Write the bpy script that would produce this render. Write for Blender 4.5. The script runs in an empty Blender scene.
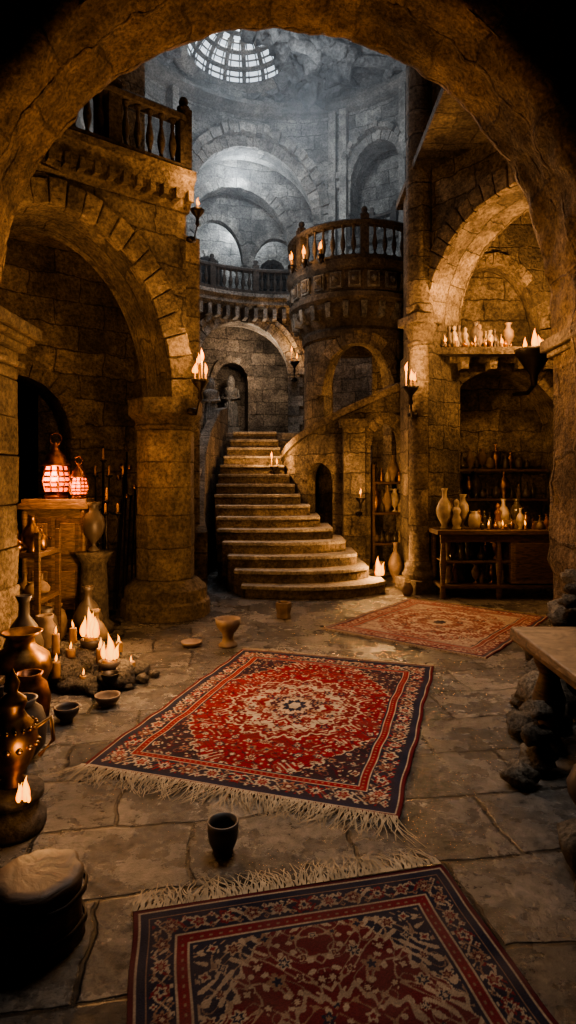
import bpy, math, random
import numpy as np
from mathutils import Vector, noise, Matrix
random.seed(7)
scene = bpy.context.scene
PI = math.pi

# ------------------------------------------------------------------ materials
def newmat(name):
    m = bpy.data.materials.new(name); m.use_nodes = True
    nt = m.node_tree; b = nt.nodes["Principled BSDF"]
    return m, nt, b
def N(nt, t, **kw):
    n = nt.nodes.new(t)
    for k, v in kw.items():
        if k in n.inputs: n.inputs[k].default_value = v
        else: setattr(n, k, v)
    return n
def ramp(nt, stops):
    r = nt.nodes.new('ShaderNodeValToRGB'); e = r.color_ramp.elements
    e[0].position = stops[0][0]; e[0].color = (*stops[0][1], 1)
    e[1].position = stops[-1][0]; e[1].color = (*stops[-1][1], 1)
    for p, c in stops[1:-1]:
        x = e.new(p); x.color = (*c, 1)
    return r
def mixc(nt, a, b, fac, mode='MIX'):
    m = nt.nodes.new('ShaderNodeMix'); m.data_type = 'RGBA'; m.blend_type = mode
    L = nt.links
    if hasattr(fac, 'links'): L.new(fac, m.inputs[0])
    else: m.inputs[0].default_value = fac
    for s, i in ((a, 6), (b, 7)):
        if hasattr(s, 'links'): L.new(s, m.inputs[i])
        else: m.inputs[i].default_value = (*s, 1)
    return m.outputs[2]
def mth(nt, op, a, b):
    m = nt.nodes.new('ShaderNodeMath'); m.operation = op
    for s, i in ((a, 0), (b, 1)):
        if hasattr(s, 'links'): nt.links.new(s, m.inputs[i])
        else: m.inputs[i].default_value = s
    return m.outputs[0]

def stone_mat(name, c1, c2, mortar, bw=0.66, bh=0.33, rough=0.85, bump=0.6, island=False, brick=True, nscale=3.0, spec=0.25, dist=0.13, bfac=0.75, msize=0.012, rvar=0.0):
    m, nt, b = newmat(name); L = nt.links
    tc = N(nt, 'ShaderNodeTexCoord')
    co = tc.outputs['UV']; oc = tc.outputs['Object']
    n1 = N(nt, 'ShaderNodeTexNoise', Scale=nscale, Detail=9.0, Roughness=0.7); L.new(oc, n1.inputs['Vector'])
    n2 = N(nt, 'ShaderNodeTexNoise', Scale=nscale * 8, Detail=8.0, Roughness=0.75); L.new(oc, n2.inputs['Vector'])
    n3 = N(nt, 'ShaderNodeTexNoise', Scale=0.7, Detail=5.0, Roughness=0.7); L.new(oc, n3.inputs['Vector'])
    vo = N(nt, 'ShaderNodeTexVoronoi', Scale=nscale * 7); L.new(oc, vo.inputs['Vector'])
    r = ramp(nt, [(0.34, c1), (0.66, c2)]); L.new(n1.outputs[0], r.inputs[0])
    col = r.outputs[0]
    dk = ramp(nt, [(0.36, (0.28, 0.27, 0.26)), (0.52, (0.82, 0.82, 0.82)), (0.7, (1.25, 1.22, 1.18))]); L.new(n2.outputs[0], dk.inputs[0])  # stone grain tone, plus cavity shade put into the colour of the pits
    col = mixc(nt, col, dk.outputs[0], 0.85, 'MULTIPLY')
    big = ramp(nt, [(0.4, (0.35, 0.35, 0.345)), (0.58, (1.12, 1.1, 1.06))]); L.new(n3.outputs[0], big.inputs[0])
    col = mixc(nt, col, big.outputs[0], 0.75, 'MULTIPLY')
    height = mth(nt, 'ADD', n1.outputs[0], mth(nt, 'MULTIPLY', n2.outputs[0], 0.8))
    height = mth(nt, 'ADD', height, mth(nt, 'MULTIPLY', vo.outputs['Distance'], 0.35))
    if brick:
        dn = N(nt, 'ShaderNodeTexNoise', Scale=4.0, Detail=4.0); L.new(oc, dn.inputs['Vector'])
        sub = N(nt, 'ShaderNodeVectorMath', operation='SUBTRACT'); L.new(dn.outputs[1], sub.inputs[0]); sub.inputs[1].default_value = (0.5, 0.5, 0.5)
        sc = N(nt, 'ShaderNodeVectorMath', operation='SCALE'); L.new(sub.outputs[0], sc.inputs[0]); sc.inputs['Scale'].default_value = dist
        ad = N(nt, 'ShaderNodeVectorMath', operation='ADD'); L.new(co, ad.inputs[0]); L.new(sc.outputs[0], ad.inputs[1])
        bt = N(nt, 'ShaderNodeTexBrick'); L.new(ad.outputs[0], bt.inputs['Vector'])
        bt.inputs['Color1'].default_value = (0.45, 0.45, 0.45, 1); bt.inputs['Color2'].default_value = (1.2, 1.17, 1.14, 1)
        bt.inputs['Mortar'].default_value = (*mortar, 1)
        bt.inputs['Scale'].default_value = 1.0; bt.inputs['Mortar Size'].default_value = msize
        bt.inputs['Mortar Smooth'].default_value = 0.6
        bt.inputs['Brick Width'].default_value = bw; bt.inputs['Row Height'].default_value = bh
        col = mixc(nt, col, bt.outputs['Color'], bfac, 'MULTIPLY')
        height = mth(nt, 'ADD', height, mth(nt, 'MULTIPLY', bt.outputs['Fac'], -0.9))
    if island:
        g = N(nt, 'ShaderNodeNewGeometry')
        ir = ramp(nt, [(0, (0.55, 0.54, 0.53)), (1, (1.15, 1.12, 1.08))]); L.new(g.outputs['Random Per Island'], ir.inputs[0])
        col = mixc(nt, col, ir.outputs[0], 1.0, 'MULTIPLY')
    bp = N(nt, 'ShaderNodeBump', Strength=bump, Distance=0.05); L.new(height, bp.inputs['Height'])
    L.new(bp.outputs[0], b.inputs['Normal']); L.new(col, b.inputs['Base Color'])
    if rvar:
        L.new(mth(nt, 'ADD', rough - rvar / 2, mth(nt, 'MULTIPLY', n1.outputs[0], rvar)), b.inputs['Roughness'])
    else: b.inputs['Roughness'].default_value = rough
    b.inputs['Specular IOR Level'].default_value = spec
    return m

def simple(name, c, rough=0.5, metal=0.0, var=0.35, scale=12, bump=0.15, c2=None, spec=0.5):
    m, nt, b = newmat(name); L = nt.links
    tc = N(nt, 'ShaderNodeTexCoord')
    n = N(nt, 'ShaderNodeTexNoise', Scale=float(scale), Detail=5.0); L.new(tc.outputs['Object'], n.inputs['Vector'])
    c2 = c2 or tuple(x * (1 - var) for x in c)
    r = ramp(nt, [(0.35, c2), (0.65, c)]); L.new(n.outputs[0], r.inputs[0])
    L.new(r.outputs[0], b.inputs['Base Color'])
    b.inputs['Roughness'].default_value = rough; b.inputs['Metallic'].default_value = metal
    b.inputs['Specular IOR Level'].default_value = spec
    bp = N(nt, 'ShaderNodeBump', Strength=bump, Distance=0.01); L.new(n.outputs[0], bp.inputs['Height']); L.new(bp.outputs[0], b.inputs['Normal'])
    return m
def wood(name, c, c2):
    m, nt, b = newmat(name); L = nt.links
    tc = N(nt, 'ShaderNodeTexCoord'); mp = N(nt, 'ShaderNodeMapping'); mp.inputs['Scale'].default_value = (3, 3, 14)
    mp.inputs['Rotation'].default_value = (0, 0.0, 0.2)
    L.new(tc.outputs['Object'], mp.inputs[0])
    n = N(nt, 'ShaderNodeTexNoise', Scale=3.0, Detail=8.0, Distortion=1.2); L.new(mp.outputs[0], n.inputs['Vector'])
    r = ramp(nt, [(0.35, c2), (0.65, c)]); L.new(n.outputs[0], r.inputs[0]); L.new(r.outputs[0], b.inputs['Base Color'])
    b.inputs['Roughness'].default_value = 0.6
    bp = N(nt, 'ShaderNodeBump', Strength=0.4, Distance=0.015); L.new(n.outputs[0], bp.inputs['Height']); L.new(bp.outputs[0], b.inputs['Normal'])
    return m
def emis(name, c, s):
    m, nt, b = newmat(name)
    b.inputs['Base Color'].default_value = (*c, 1); b.inputs['Emission Color'].default_value = (*c, 1); b.inputs['Emission Strength'].default_value = s
    return m
def flame_mat():
    m, nt, b = newmat('flame'); L = nt.links
    lw = N(nt, 'ShaderNodeLayerWeight', Blend=0.4)
    r = ramp(nt, [(0.0, (1.0, 0.45, 0.06)), (0.5, (1.0, 0.26, 0.02)), (1.0, (0.8, 0.08, 0.003))]); L.new(lw.outputs['Facing'], r.inputs[0])
    L.new(r.outputs[0], b.inputs['Emission Color']); b.inputs['Emission Strength'].default_value = 3.4
    b.inputs['Base Color'].default_value = (.05, .02, .01, 1); b.inputs['Specular IOR Level'].default_value = 0
    return m

M_warm = stone_mat('stone_warm', (0.12, 0.102, 0.086), (0.37, 0.32, 0.262), (0.3, 0.28, 0.26), bump=.95)
M_vous = stone_mat('stone_voussoir', (0.14, 0.118, 0.098), (0.41, 0.35, 0.285), (0, 0, 0), island=True, brick=False, bump=0.95)
M_rough = stone_mat('stone_rough', (0.13, 0.095, 0.068), (0.43, 0.33, 0.235), (0.45, 0.42, 0.4), bw=.7, bh=.45, bump=1.0, nscale=4, bfac=.6, dist=.2, msize=.02)
M_grey = stone_mat('stone_grey', (0.17, 0.17, 0.165), (0.5, 0.49, 0.46), (0.33, 0.33, 0.33), bump=.8)
M_gvous = stone_mat('stone_grey_voussoir', (0.2, 0.2, 0.19), (0.54, 0.52, 0.49), (0, 0, 0), island=True, brick=False, bump=.8)
M_grock = stone_mat('ceiling_rock', (0.09, 0.095, 0.1), (0.3, 0.3, 0.295), (0, 0, 0), brick=False, bump=1.0, nscale=2)
M_step = stone_mat('stone_step', (0.22, 0.2, 0.17), (0.52, 0.47, 0.4), (0, 0, 0), brick=False, bump=0.5, rough=0.6, spec=0.4)
M_dark = stone_mat('stone_dark', (0.045, 0.04, 0.037), (0.13, 0.112, 0.098), (0, 0, 0), brick=False, bump=0.5)
M_rock = stone_mat('rubble_rock', (0.14, 0.13, 0.115), (0.37, 0.34, 0.29), (0, 0, 0), brick=False, bump=0.9, island=True, nscale=6)
M_floor = stone_mat('floor_slabs', (0.055, 0.053, 0.051), (0.23, 0.215, 0.195), (0.12, 0.11, 0.1), bw=0.68, bh=0.46, rough=0.27, bump=0.65, nscale=2.4, spec=0.6, dist=.1, rvar=.5, bfac=.9)
M_iron = simple('dark_iron', (0.035, 0.03, 0.027), 0.45, 0.9)
M_brass = simple('aged_brass', (0.33, 0.19, 0.08), 0.4, 1.0, var=0.75)
M_copper = simple('copper', (0.25, 0.11, 0.06), 0.42, 1.0, var=0.75)
M_clay = simple('clay', (0.17, 0.12, 0.085), 0.7, bump=.4, var=.5)
M_dclay = simple('dark_clay', (0.055, 0.043, 0.037), 0.5, bump=.4)
M_cream = simple('cream_ceramic', (0.32, 0.26, 0.19), 0.5, var=.5, bump=.3)
M_wax = simple('wax', (0.3, 0.17, 0.07), 0.5)
M_gl1 = simple('brown_glass', (0.05, 0.04, 0.025), 0.12)
M_gl2 = simple('amber_glass', (0.16, 0.07, 0.02), 0.12)
M_wood = wood('dark_wood', (0.1, 0.057, 0.032), (0.028, 0.018, 0.01))
M_wood2 = wood('old_wood', (0.17, 0.11, 0.065), (0.055, 0.036, 0.022))
M_flame = flame_mat()
M_lant = emis('lantern_glass', (1.0, 0.13, 0.02), 1.8)
M_fringe = simple('fringe_wool', (0.36, 0.29, 0.2), 0.95, spec=0.05)
M_icon = simple('painted_icon', (0.5, 0.36, 0.18), 0.6, c2=(0.12, 0.07, 0.05), scale=22)

# ------------------------------------------------------------------ mesh builder
class MB:
    def __init__(s): s.v = []; s.f = []; s.m = []; s.sm = []; s.uv = []
    def add(s, vs, fs, mat=0, smooth=False, uvs=None):
        o = len(s.v); s.v.extend([tuple(p) for p in vs])
        for i, f in enumerate(fs):
            s.f.append([o + k for k in f]); s.m.append(mat); s.sm.append(smooth)
            s.uv.append(uvs[i] if uvs else None)
    def quad(s, a, b, c, d, mat=0, uv=None): s.add([a, b, c, d], [(0, 1, 2, 3)], mat, False, [uv] if uv else None)
    def box(s, c, size, rz=0.0, mat=0, top=1.0, jit=0.0):
        hx, hy, hz = size[0] / 2, size[1] / 2, size[2] / 2
        cs, sn = math.cos(rz), math.sin(rz); vs = []
        for z in (-1, 1):
            k = top if z > 0 else 1
            for x, y in ((-1, -1), (1, -1), (1, 1), (-1, 1)):
                X = x * hx * k; Y = y * hy * k
                vs.append((c[0] + X * cs - Y * sn + random.uniform(-jit, jit), c[1] + X * sn + Y * cs + random.uniform(-jit, jit), c[2] + z * hz + random.uniform(-jit, jit)))
        s.add(vs, [(0, 3, 2, 1), (4, 5, 6, 7), (0, 1, 5, 4), (1, 2, 6, 5), (2, 3, 7, 6), (3, 0, 4, 7)], mat)
    def lathe(s, prof, loc=(0, 0, 0), seg=20, mat=0, smooth=True, rot=0.0, sx=1.0, caps=True, wob=0.0):
        vs = []; fs = []; off = random.random() * 30
        for r, z in prof:
            for k in range(seg):
                a = rot + 2 * PI * k / seg
                q = 1 + (wob * noise.noise(Vector((math.cos(a) * 3, math.sin(a) * 3, z * 4 + off))) if wob else 0)
                vs.append((r * q * math.cos(a) * sx + loc[0], r * q * math.sin(a) + loc[1], z + loc[2]))
        for i in range(len(prof) - 1):
            for k in range(seg):
                k2 = (k + 1) % seg
                fs.append((i * seg + k, i * seg + k2, (i + 1) * seg + k2, (i + 1) * seg + k))
        if caps:
            if prof[0][0] > 1e-4: fs.append(tuple(reversed(range(seg))))
            if prof[-1][0] > 1e-4: fs.append(tuple((len(prof) - 1) * seg + k for k in range(seg)))
        s.add(vs, fs, mat, smooth)
    def tube(s, pts, r, seg=8, mat=0, smooth=True):
        pts = [Vector(p) for p in pts]; n = len(pts)
        rs = r if isinstance(r, (list, tuple)) else [r] * n
        vs = []; fs = []
        for i, p in enumerate(pts):
            t = (pts[min(i + 1, n - 1)] - pts[max(i - 1, 0)]).normalized()
            up = Vector((0, 0, 1)) if abs(t.z) < 0.9 else Vector((1, 0, 0))
            a = t.cross(up).normalized(); b = t.cross(a)
            for k in range(seg):
                an = 2 * PI * k / seg
                vs.append(p + (a * math.cos(an) + b * math.sin(an)) * rs[i])
        for i in range(n - 1):
            for k in range(seg):
                k2 = (k + 1) % seg
                fs.append((i * seg + k, i * seg + k2, (i + 1) * seg + k2, (i + 1) * seg + k))
        fs.append(tuple(range(seg))); fs.append(tuple((n - 1) * seg + k for k in range(seg)))
        s.add(vs, fs, mat, smooth)
    def rock(s, c, r, sc=(1, 1, 0.75), mat=0, seg=14, amp=0.28):
        vs = []; fs = []; rg = 9; off = Vector((random.random() * 50, random.random() * 50, 0))
        for i in range(rg + 1):
            ph = PI * i / rg
            for k in range(seg):
                a = 2 * PI * k / seg
                d = Vector((math.sin(ph) * math.cos(a), math.sin(ph) * math.sin(a), math.cos(ph)))
                q = 1 + amp * 1.4 * noise.noise(d * 1.6 + off) + 0.2 * noise.noise(d * 4 + off)
                vs.append((c[0] + d.x * r * q * sc[0], c[1] + d.y * r * q * sc[1], c[2] + d.z * r * q * sc[2]))
        for i in range(rg):
            for k in range(seg):
                k2 = (k + 1) % seg
                fs.append((i * seg + k, (i + 1) * seg + k, (i + 1) * seg + k2, i * seg + k2))
        s.add(vs, fs, mat, True)
    def flame(s, loc, h=0.09, mat=1, wide=1.0):
        n = 1 if h < .085 else (3 if wide == 1 else 6)
        for q in range(n):
            hh = h * (1 if q == 0 else random.uniform(.45, .8)); dx = 0 if q == 0 else random.uniform(-.2, .2) * h * wide; dy = 0 if q == 0 else random.uniform(-.12, .12) * h * wide
            bx, by = random.uniform(-.14, .14) * hh, random.uniform(-.05, .05) * hh; ph = random.uniform(0, 6)
            pts = []; rs = []
            for i in range(9):
                t = i / 8
                pts.append((loc[0] + dx + bx * t * t + .07 * hh * math.sin(5 * t + ph) * t, loc[1] + dy + by * t * t, loc[2] + t * hh))
                rs.append(max(.0006, hh * .16 * math.sin(PI * min(1, (t + .04)) ** .62)))
            s.tube(pts, rs, 9, mat)
    def candle(s, loc, h=0.15, r=0.022, fm=1, wm=0, fh=0.07, wide=1.0):
        s.lathe([(r * 1.15, 0), (r, 0.02), (r, h - 0.01), (r * .85, h), (r * .5, h - 0.012), (0.0, h - 0.012)], loc, 12, wm)
        s.tube([(loc[0], loc[1], loc[2] + h - 0.015), (loc[0] + .002, loc[1], loc[2] + h + .01)], 0.002, 5, wm)
        s.flame((loc[0], loc[1], loc[2] + h + 0.002), fh, fm, wide)
    def obj(s, name, mats, bevel=0.0, parent=None):
        me = bpy.data.meshes.new(name); me.from_pydata(s.v, [], s.f)
        for m in mats: me.materials.append(m)
        me.polygons.foreach_set('material_index', s.m); me.polygons.foreach_set('use_smooth', s.sm)
        uvl = me.uv_layers.new(name='UVMap'); data = uvl.data
        for pi, p in enumerate(me.polygons):
            u = s.uv[pi]
            if u:
                for k, li in enumerate(p.loop_indices): data[li].uv = u[k]
            else:
                n = p.normal; ax, ay, az = abs(n.x), abs(n.y), abs(n.z)
                for li in p.loop_indices:
                    c = me.vertices[me.loops[li].vertex_index].co
                    data[li].uv = (c.x, c.y) if az >= ax and az >= ay else ((c.x, c.z) if ay >= ax else (c.y, c.z))
        me.update()
        o = bpy.data.objects.new(name, me); scene.collection.objects.link(o)
        if bevel > 0:
            b = o.modifiers.new('bevel', 'BEVEL'); b.width = bevel; b.segments = 2; b.limit_method = 'ANGLE'; b.angle_limit = 0.6
        if parent: o.parent = parent
        return o
def empty(name, loc=(0, 0, 0)):
    e = bpy.data.objects.new(name, None); scene.collection.objects.link(e); return e
WARM = (1, 0.5, 0.18); LK = 1.45
def light(name, loc, energy, col=WARM, size=0.06, parent=None):
    l = bpy.data.lights.new(name, 'POINT'); l.energy = energy * LK; l.color = col; l.shadow_soft_size = size
    o = bpy.data.objects.new(name, l); o.location = loc; scene.collection.objects.link(o)
    if parent: o.parent = parent
    return o

def lin(p0, p1):
    d = Vector((p1[0] - p0[0], p1[1] - p0[1])); L = d.length; u = d / L; n = Vector((-u.y, u.x))
    def f(s, t, z): return (p0[0] + u.x * s + n.x * t, p0[1] + u.y * s + n.y * t, z)
    f.L = L; return f
def cylin(c, R):
    def f(s, t, z):
        th = s / R; return (c[0] + (R + t) * math.sin(th), c[1] + (R + t) * math.cos(th), z)
    return f
def cylout(c, R):
    def f(s, t, z):
        th = s / R; return (c[0] + (R - t) * math.sin(th), c[1] - (R - t) * math.cos(th), z)
    return f

def band(mb, f, s0, s1, z0, z1, th, ops=(), step=0.3, mat=0, zt=None, soff=None):
    """wall band with arched openings (sc, hw, sill, spring, rise)"""
    soff = mat if soff is None else soff
    ss = set([round(s0, 5), round(s1, 5)])
    n = max(1, int((s1 - s0) / step))
    for i in range(n + 1): ss.add(round(s0 + (s1 - s0) * i / n, 5))
    for (sc, hw, sill, sp, ri) in ops:
        ss = {x for x in ss if not (abs(x - (sc - hw)) < 0.02 or abs(x - (sc + hw)) < 0.02)}
        for k in range(33): ss.add(round(sc - hw * math.cos(PI * k / 32), 5))
    ss = sorted(x for x in ss if s0 - 1e-4 <= x <= s1 + 1e-4)
    top = (lambda s: z1) if zt is None else zt
    for a, b in zip(ss[:-1], ss[1:]):
        mid = (a + b) / 2; op = None
        for o in ops:
            if abs(mid - o[0]) < o[1]: op = o
        segs = []
        if op is None: segs.append((z0, z0, top(a), top(b)))
        else:
            sc, hw, sill, sp, ri = op
            ar = lambda s: sp + ri * math.sqrt(max(0, 1 - ((s - sc) / hw) ** 2))
            if sill > z0 + 1e-3: segs.append((z0, z0, sill, sill))
            segs.append((ar(a), ar(b), top(a), top(b)))
            za, zb = ar(a), ar(b)
            mb.quad(f(a, 0, za), f(a, th, za), f(b, th, zb), f(b, 0, zb), soff, [(za + a, 0), (za + a, th), (zb + b, th), (zb + b, 0)])
            if sill > z0 + 1e-3: mb.quad(f(a, 0, sill), f(b, 0, sill), f(b, th, sill), f(a, th, sill), mat, [(a, 0), (b, 0), (b, th), (a, th)])
        for (la, lb, ha, hb) in segs:
            mb.quad(f(a, 0, la), f(b, 0, lb), f(b, 0, hb), f(a, 0, ha), mat, [(a, la), (b, lb), (b, hb), (a, ha)])
            mb.quad(f(b, th, lb), f(a, th, la), f(a, th, ha), f(b, th, hb), mat, [(b, lb), (a, la), (a, ha), (b, hb)])
        mb.quad(f(a, 0, top(a)), f(b, 0, top(b)), f(b, th, top(b)), f(a, th, top(a)), mat)
    for (sc, hw, sill, sp, ri) in ops:
        for e, sg in ((sc - hw, 1), (sc + hw, -1)):
            mb.quad(f(e, 0, sill), f(e, th, sill), f(e, th, sp), f(e, 0, sp), mat, [(0, sill), (th, sill), (th, sp), (0, sp)])
    for e in (s0, s1):
        mb.quad(f(e, 0, z0), f(e, th, z0), f(e, th, top(e)), f(e, 0, top(e)), mat, [(0, z0), (th, z0), (th, top(e)), (0, top(e))])

def vouss(mb, f, op, w=0.24, p=0.05, back=0.1, n=17, mat=1, a0=0.0, a1=PI, jamb=False):
    sc, hw, sill, sp, ri = op
    n = int(n * 1.35)
    for k in range(n):
        g = 0.004 / max(hw, .3)
        A = a0 + (a1 - a0) * k / n + g; B = a0 + (a1 - a0) * (k + 1) / n - g
        pp = p * random.uniform(0.6, 1.3); ww = w * random.uniform(0.88, 1.1); ii = random.uniform(-.012, .006)
        vs = []
        C = (A + B) / 2
        for t in (-pp, back):
            for an, rr in ((A, ii), (C, ii), (B, ii), (B, ww), (C, ww), (A, ww)):
                vs.append(f(sc + (hw + rr) * math.cos(an), t + random.uniform(-.006, .006), sp + (ri + rr) * math.sin(an)))
        fs = [(0, 1, 2, 3, 4, 5), (11, 10, 9, 8, 7, 6)] + [(i, i + 6, (i + 1) % 6 + 6, (i + 1) % 6) for i in range(6)]
        mb.add(vs, fs, mat)
    if jamb:
        for sg in (-1, 1):
            z = sill; i = 0
            while z < sp - 0.05:
                h = min(random.uniform(0.2, 0.32), sp - z); ww = w * (1.0 if i % 2 else 1.3)
                a = sc + sg * hw; b = sc + sg * (hw + ww)
                vs = []
                for t in (-p * random.uniform(.6, 1.2), back):
                    for s_, z_ in ((a, z + .004), (b, z + .004), (b, z + h - .004), (a, z + h - .004)): vs.append(f(s_, t, z_))
                mb.add(vs, [(0, 1, 2, 3), (7, 6, 5, 4), (0, 4, 5, 1), (1, 5, 6, 2), (2, 6, 7, 3), (3, 7, 4, 0)], mat)
                z += h; i += 1

def sweep(mb, f, s0, s1, n, prof, mat=0, closed=True, dz=None):
    m = len(prof); vs = []; fs = []
    for i in range(n + 1):
        s = s0 + (s1 - s0) * i / n; o = dz(s) if dz else 0
        for t, z in prof: vs.append(f(s, t, z + o))
    for i in range(n):
        for k in range(m if closed else m - 1):
            k2 = (k + 1) % m
            fs.append((i * m + k, (i + 1) * m + k, (i + 1) * m + k2, i * m + k2))
    fs.append(tuple(range(m))); fs.append(tuple(n * m + k for k in reversed(range(m))))
    mb.add(vs, fs, mat)

BAL = [(0.055, 0), (0.055, 0.05), (0.03, 0.07), (0.025, 0.1), (0.052, 0.2), (0.058, 0.26), (0.04, 0.36), (0.022, 0.45), (0.03, 0.5), (0.022, 0.53), (0.05, 0.56), (0.05, 0.6)]
def balustrade(mb, f, s0, s1, t, z, h=0.75, sp=0.22, n=24, mat=0, post=6, r=1.0):
    sweep(mb, f, s0, s1, n, [(t - .09, z), (t + .09, z), (t + .09, z + .07), (t - .09, z + .07)], mat)
    sweep(mb, f, s0, s1, n, [(t - .08, z + h - .08), (t + .08, z + h - .08), (t + .09, z + h - .03), (t + .06, z + h), (t - .06, z + h), (t - .09, z + h - .03)], mat)
    c = max(2, int((s1 - s0) / sp))
    for i in range(c + 1):
        s = s0 + (s1 - s0) * i / c
        p = f(s, t, z + .06)
        hh = h - .13
        if i % post == 0:
            q = f(s, t + .1, z)
            a = math.atan2(q[1] - p[1], q[0] - p[0])
            mb.box((p[0], p[1], z + (h + .06) / 2), (.14, .14, h + .06), a, mat)
            mb.lathe([(.07, 0), (.075, .03), (.04, .05), (.055, .1), (.04, .14), (0, .16)], (p[0], p[1], z + h + .06), 10, mat)
        else:
            mb.lathe([(rr * r, zz / 0.6 * hh) for rr, zz in BAL], p, 10, mat)

# ------------------------------------------------------------------ camera
cam = bpy.data.cameras.new('camera'); co = bpy.data.objects.new('camera', cam); scene.collection.objects.link(co)
co.location = (0, 0, 1.55); co.rotation_euler = (PI / 2, 0, 0)
cam.sensor_fit = 'VERTICAL'; cam.sensor_height = 24; cam.sensor_width = 24; cam.lens = 600 / 1024 * 24; cam.shift_y = -32 / 1024
cam.clip_start = 0.05
scene.camera = co

# ------------------------------------------------------------------ shell
ZC = 10.95
mb = MB()
mb.box((0, 7.5, -0.1), (12.6, 22.6, 0.2))
fl = mb.obj('floor', [M_floor])
for l in fl.data.uv_layers[0].data:
    x, y = l.uv; a = 0.16; l.uv = (x * math.cos(a) + y * math.sin(a), -x * math.sin(a) + y * math.cos(a))

mb = MB(); band(mb, lin((-6.2, -3.6), (-6.2, 18.6)), 0, 22.2, 0, ZC + .1, .2, step=3); mb.obj('wall_left', [M_warm])
mb = MB(); band(mb, lin((6.2, 18.6), (6.2, -3.6)), 0, 22.2, 0, ZC + .1, .2, step=3); mb.obj('wall_right', [M_warm])
mb = MB(); band(mb, lin((-6.2, 18.6), (6.2, 18.6)), 0, 12.4, 0, ZC + .1, .2, step=3); mb.obj('wall_back', [M_grey])
mb = MB(); band(mb, lin((6.2, -3.6), (-6.2, -3.6)), 0, 12.4, 0, 6, .2, step=3); mb.obj('wall_front', [M_warm])
mb = MB(); mb.box((0, .3, 6.0), (12.4, 8, .2)); mb.obj('ceiling_hall', [M_rough])

fa = lin((-6.2, 4.2), (6.2, 4.2))
OPF = (6.2 - 0.12, 2.33, 0, 2.8, 2.54)
mb = MB()
band(mb, fa, 0, 12.4, 0, ZC, 0.8, [OPF], mat=0)
wf = mb.obj('wall_arch_foreground', [M_rough])
mb = MB()
path = []
for i in range(22): path.append((OPF[0] + OPF[1], 2.8 * i / 22, 1, 0))
for i in range(141):
    a = PI * i / 140; path.append((OPF[0] + OPF[1] * math.cos(a), 2.8 + OPF[4] * math.sin(a), math.cos(a), math.sin(a)))
for i in range(1, 23): path.append((OPF[0] - OPF[1], 2.8 - 2.8 * i / 22, -1, 0))
prof = [(.55, .0), (.42, -.035), (.3, -.04), (.2, -.045), (.1, -.045), (.03, -.035), (-.01, 0)] + [(-.03, .06 + .68 * k / 14) for k in range(15)] + [(-.01, .8), (.03, .835), (.1, .845), (.2, .845), (.35, .83), (.5, .8)]
vs = []; uvv = []; al = 0; pv = None
for s_, z_, ns, nz in path:
    if pv: al += math.hypot(s_ - pv[0], z_ - pv[1])
    pv = (s_, z_); pl = 0; pq = None
    for ro, t in prof:
        if pq: pl += math.hypot(ro - pq[0], t - pq[1])
        pq = (ro, t)
        P = Vector(fa(s_ + ns * ro, t, z_ + nz * ro))
        d1 = noise.noise(P * 1.6) * .06 + noise.noise(P * 5) * .045 + noise.noise(P * 12) * .022
        if ro < .02: s2, z2, t2 = s_ + ns * (ro + d1 * .9), z_ + nz * (ro + d1 * .9), t
        else: s2, z2, t2 = s_ + ns * ro, z_ + nz * ro, t + (d1 * .8 if t < .4 else -d1 * .8)
        vs.append(fa(s2, t2, z2)); uvv.append((al, pl))
m_ = len(prof); fs = []; uu = []
for i in range(len(path) - 1):
    for k in range(m_ - 1):
        q = (i * m_ + k, i * m_ + k + 1, (i + 1) * m_ + k + 1, (i + 1) * m_ + k); fs.append(q); uu.append([uvv[j] for j in q])
mb.add(vs, fs, 0, True, uu)
mb.obj('arch_lining', [M_rough], parent=wf)
def pilaster(name, x, sg, y0, y1, z1):
    mb = MB(); yc = (y0 + y1) / 2; dy = y1 - y0
    z = 0.35
    mb.box((x, yc, .12), (.52, dy + .16, .24)); mb.box((x, yc, .29), (.46, dy + .1, .12), top=.9)
    while z < z1 - .42:
        h = min(random.uniform(.3, .42), z1 - .35 - z)
        mb.box((x + random.uniform(-.008, .008), yc, z + h / 2), (.36, dy, h - .008), jit=.008); z += h
    for i, (e, h) in enumerate([(.04, .05), (.0, .08), (.05, .07), (.1, .05), (.14, .1)]):
        mb.box((x, yc, z + h / 2), (.36 + 2 * e, dy + 2 * e, h)); z += h
    return mb.obj(name, [M_vous], bevel=.015)
pilaster('stone_pilaster', -2.4, 1, 4.4, 4.95, 2.82)
pilaster('stone_pilaster', 2.45, -1, 4.4, 4.95, 2.72)

# ------------------------------------------------------------------ left arcade
fl_ = lin((-3.6, 5.06), (-1.17, 6.87))
OPL = (1.6, 1.25, 0, 2.45, 1.85)
mb = MB()
band(mb, fl_, -1.2, fl_.L, 0, 4.75, .8, [OPL])
wl = mb.obj('wall_left_arcade', [M_warm])
mb = MB(); vouss(mb, fl_, OPL, w=.27, p=.05, n=19, mat=0)
mb.obj('arch_stones', [M_vous], bevel=.012, parent=wl)
mb = MB()
sweep(mb, fl_, -1.2, fl_.L + .03, 10, [(.9, 4.6), (-.03, 4.6), (-.07, 4.66), (-.07, 4.72), (-.14, 4.78), (-.14, 4.86), (-.2, 4.92), (-.2, 5.0), (.9, 5.0)], 0)
for i in range(27):
    s = -.9 + i * .15
    a = fl_(s, -.12, 4.72); mb.box(a, (.06, .14, .12), math.atan2(.6, .8))
balustrade(mb, fl_, -1.1, fl_.L - .06, -.06, 5.0, h=.66, sp=.135, mat=1, post=6, r=.78)
mb.add([(-6, 4.9, 4.62), (-3.2, 4.9, 4.62), (-1.3, 7.1, 4.62), (-2.4, 10.6, 4.62), (-6, 10.6, 4.62)], [(0, 1, 2, 3, 4)], 0)
mb.obj('gallery_left', [M_vous, M_dark])
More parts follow.
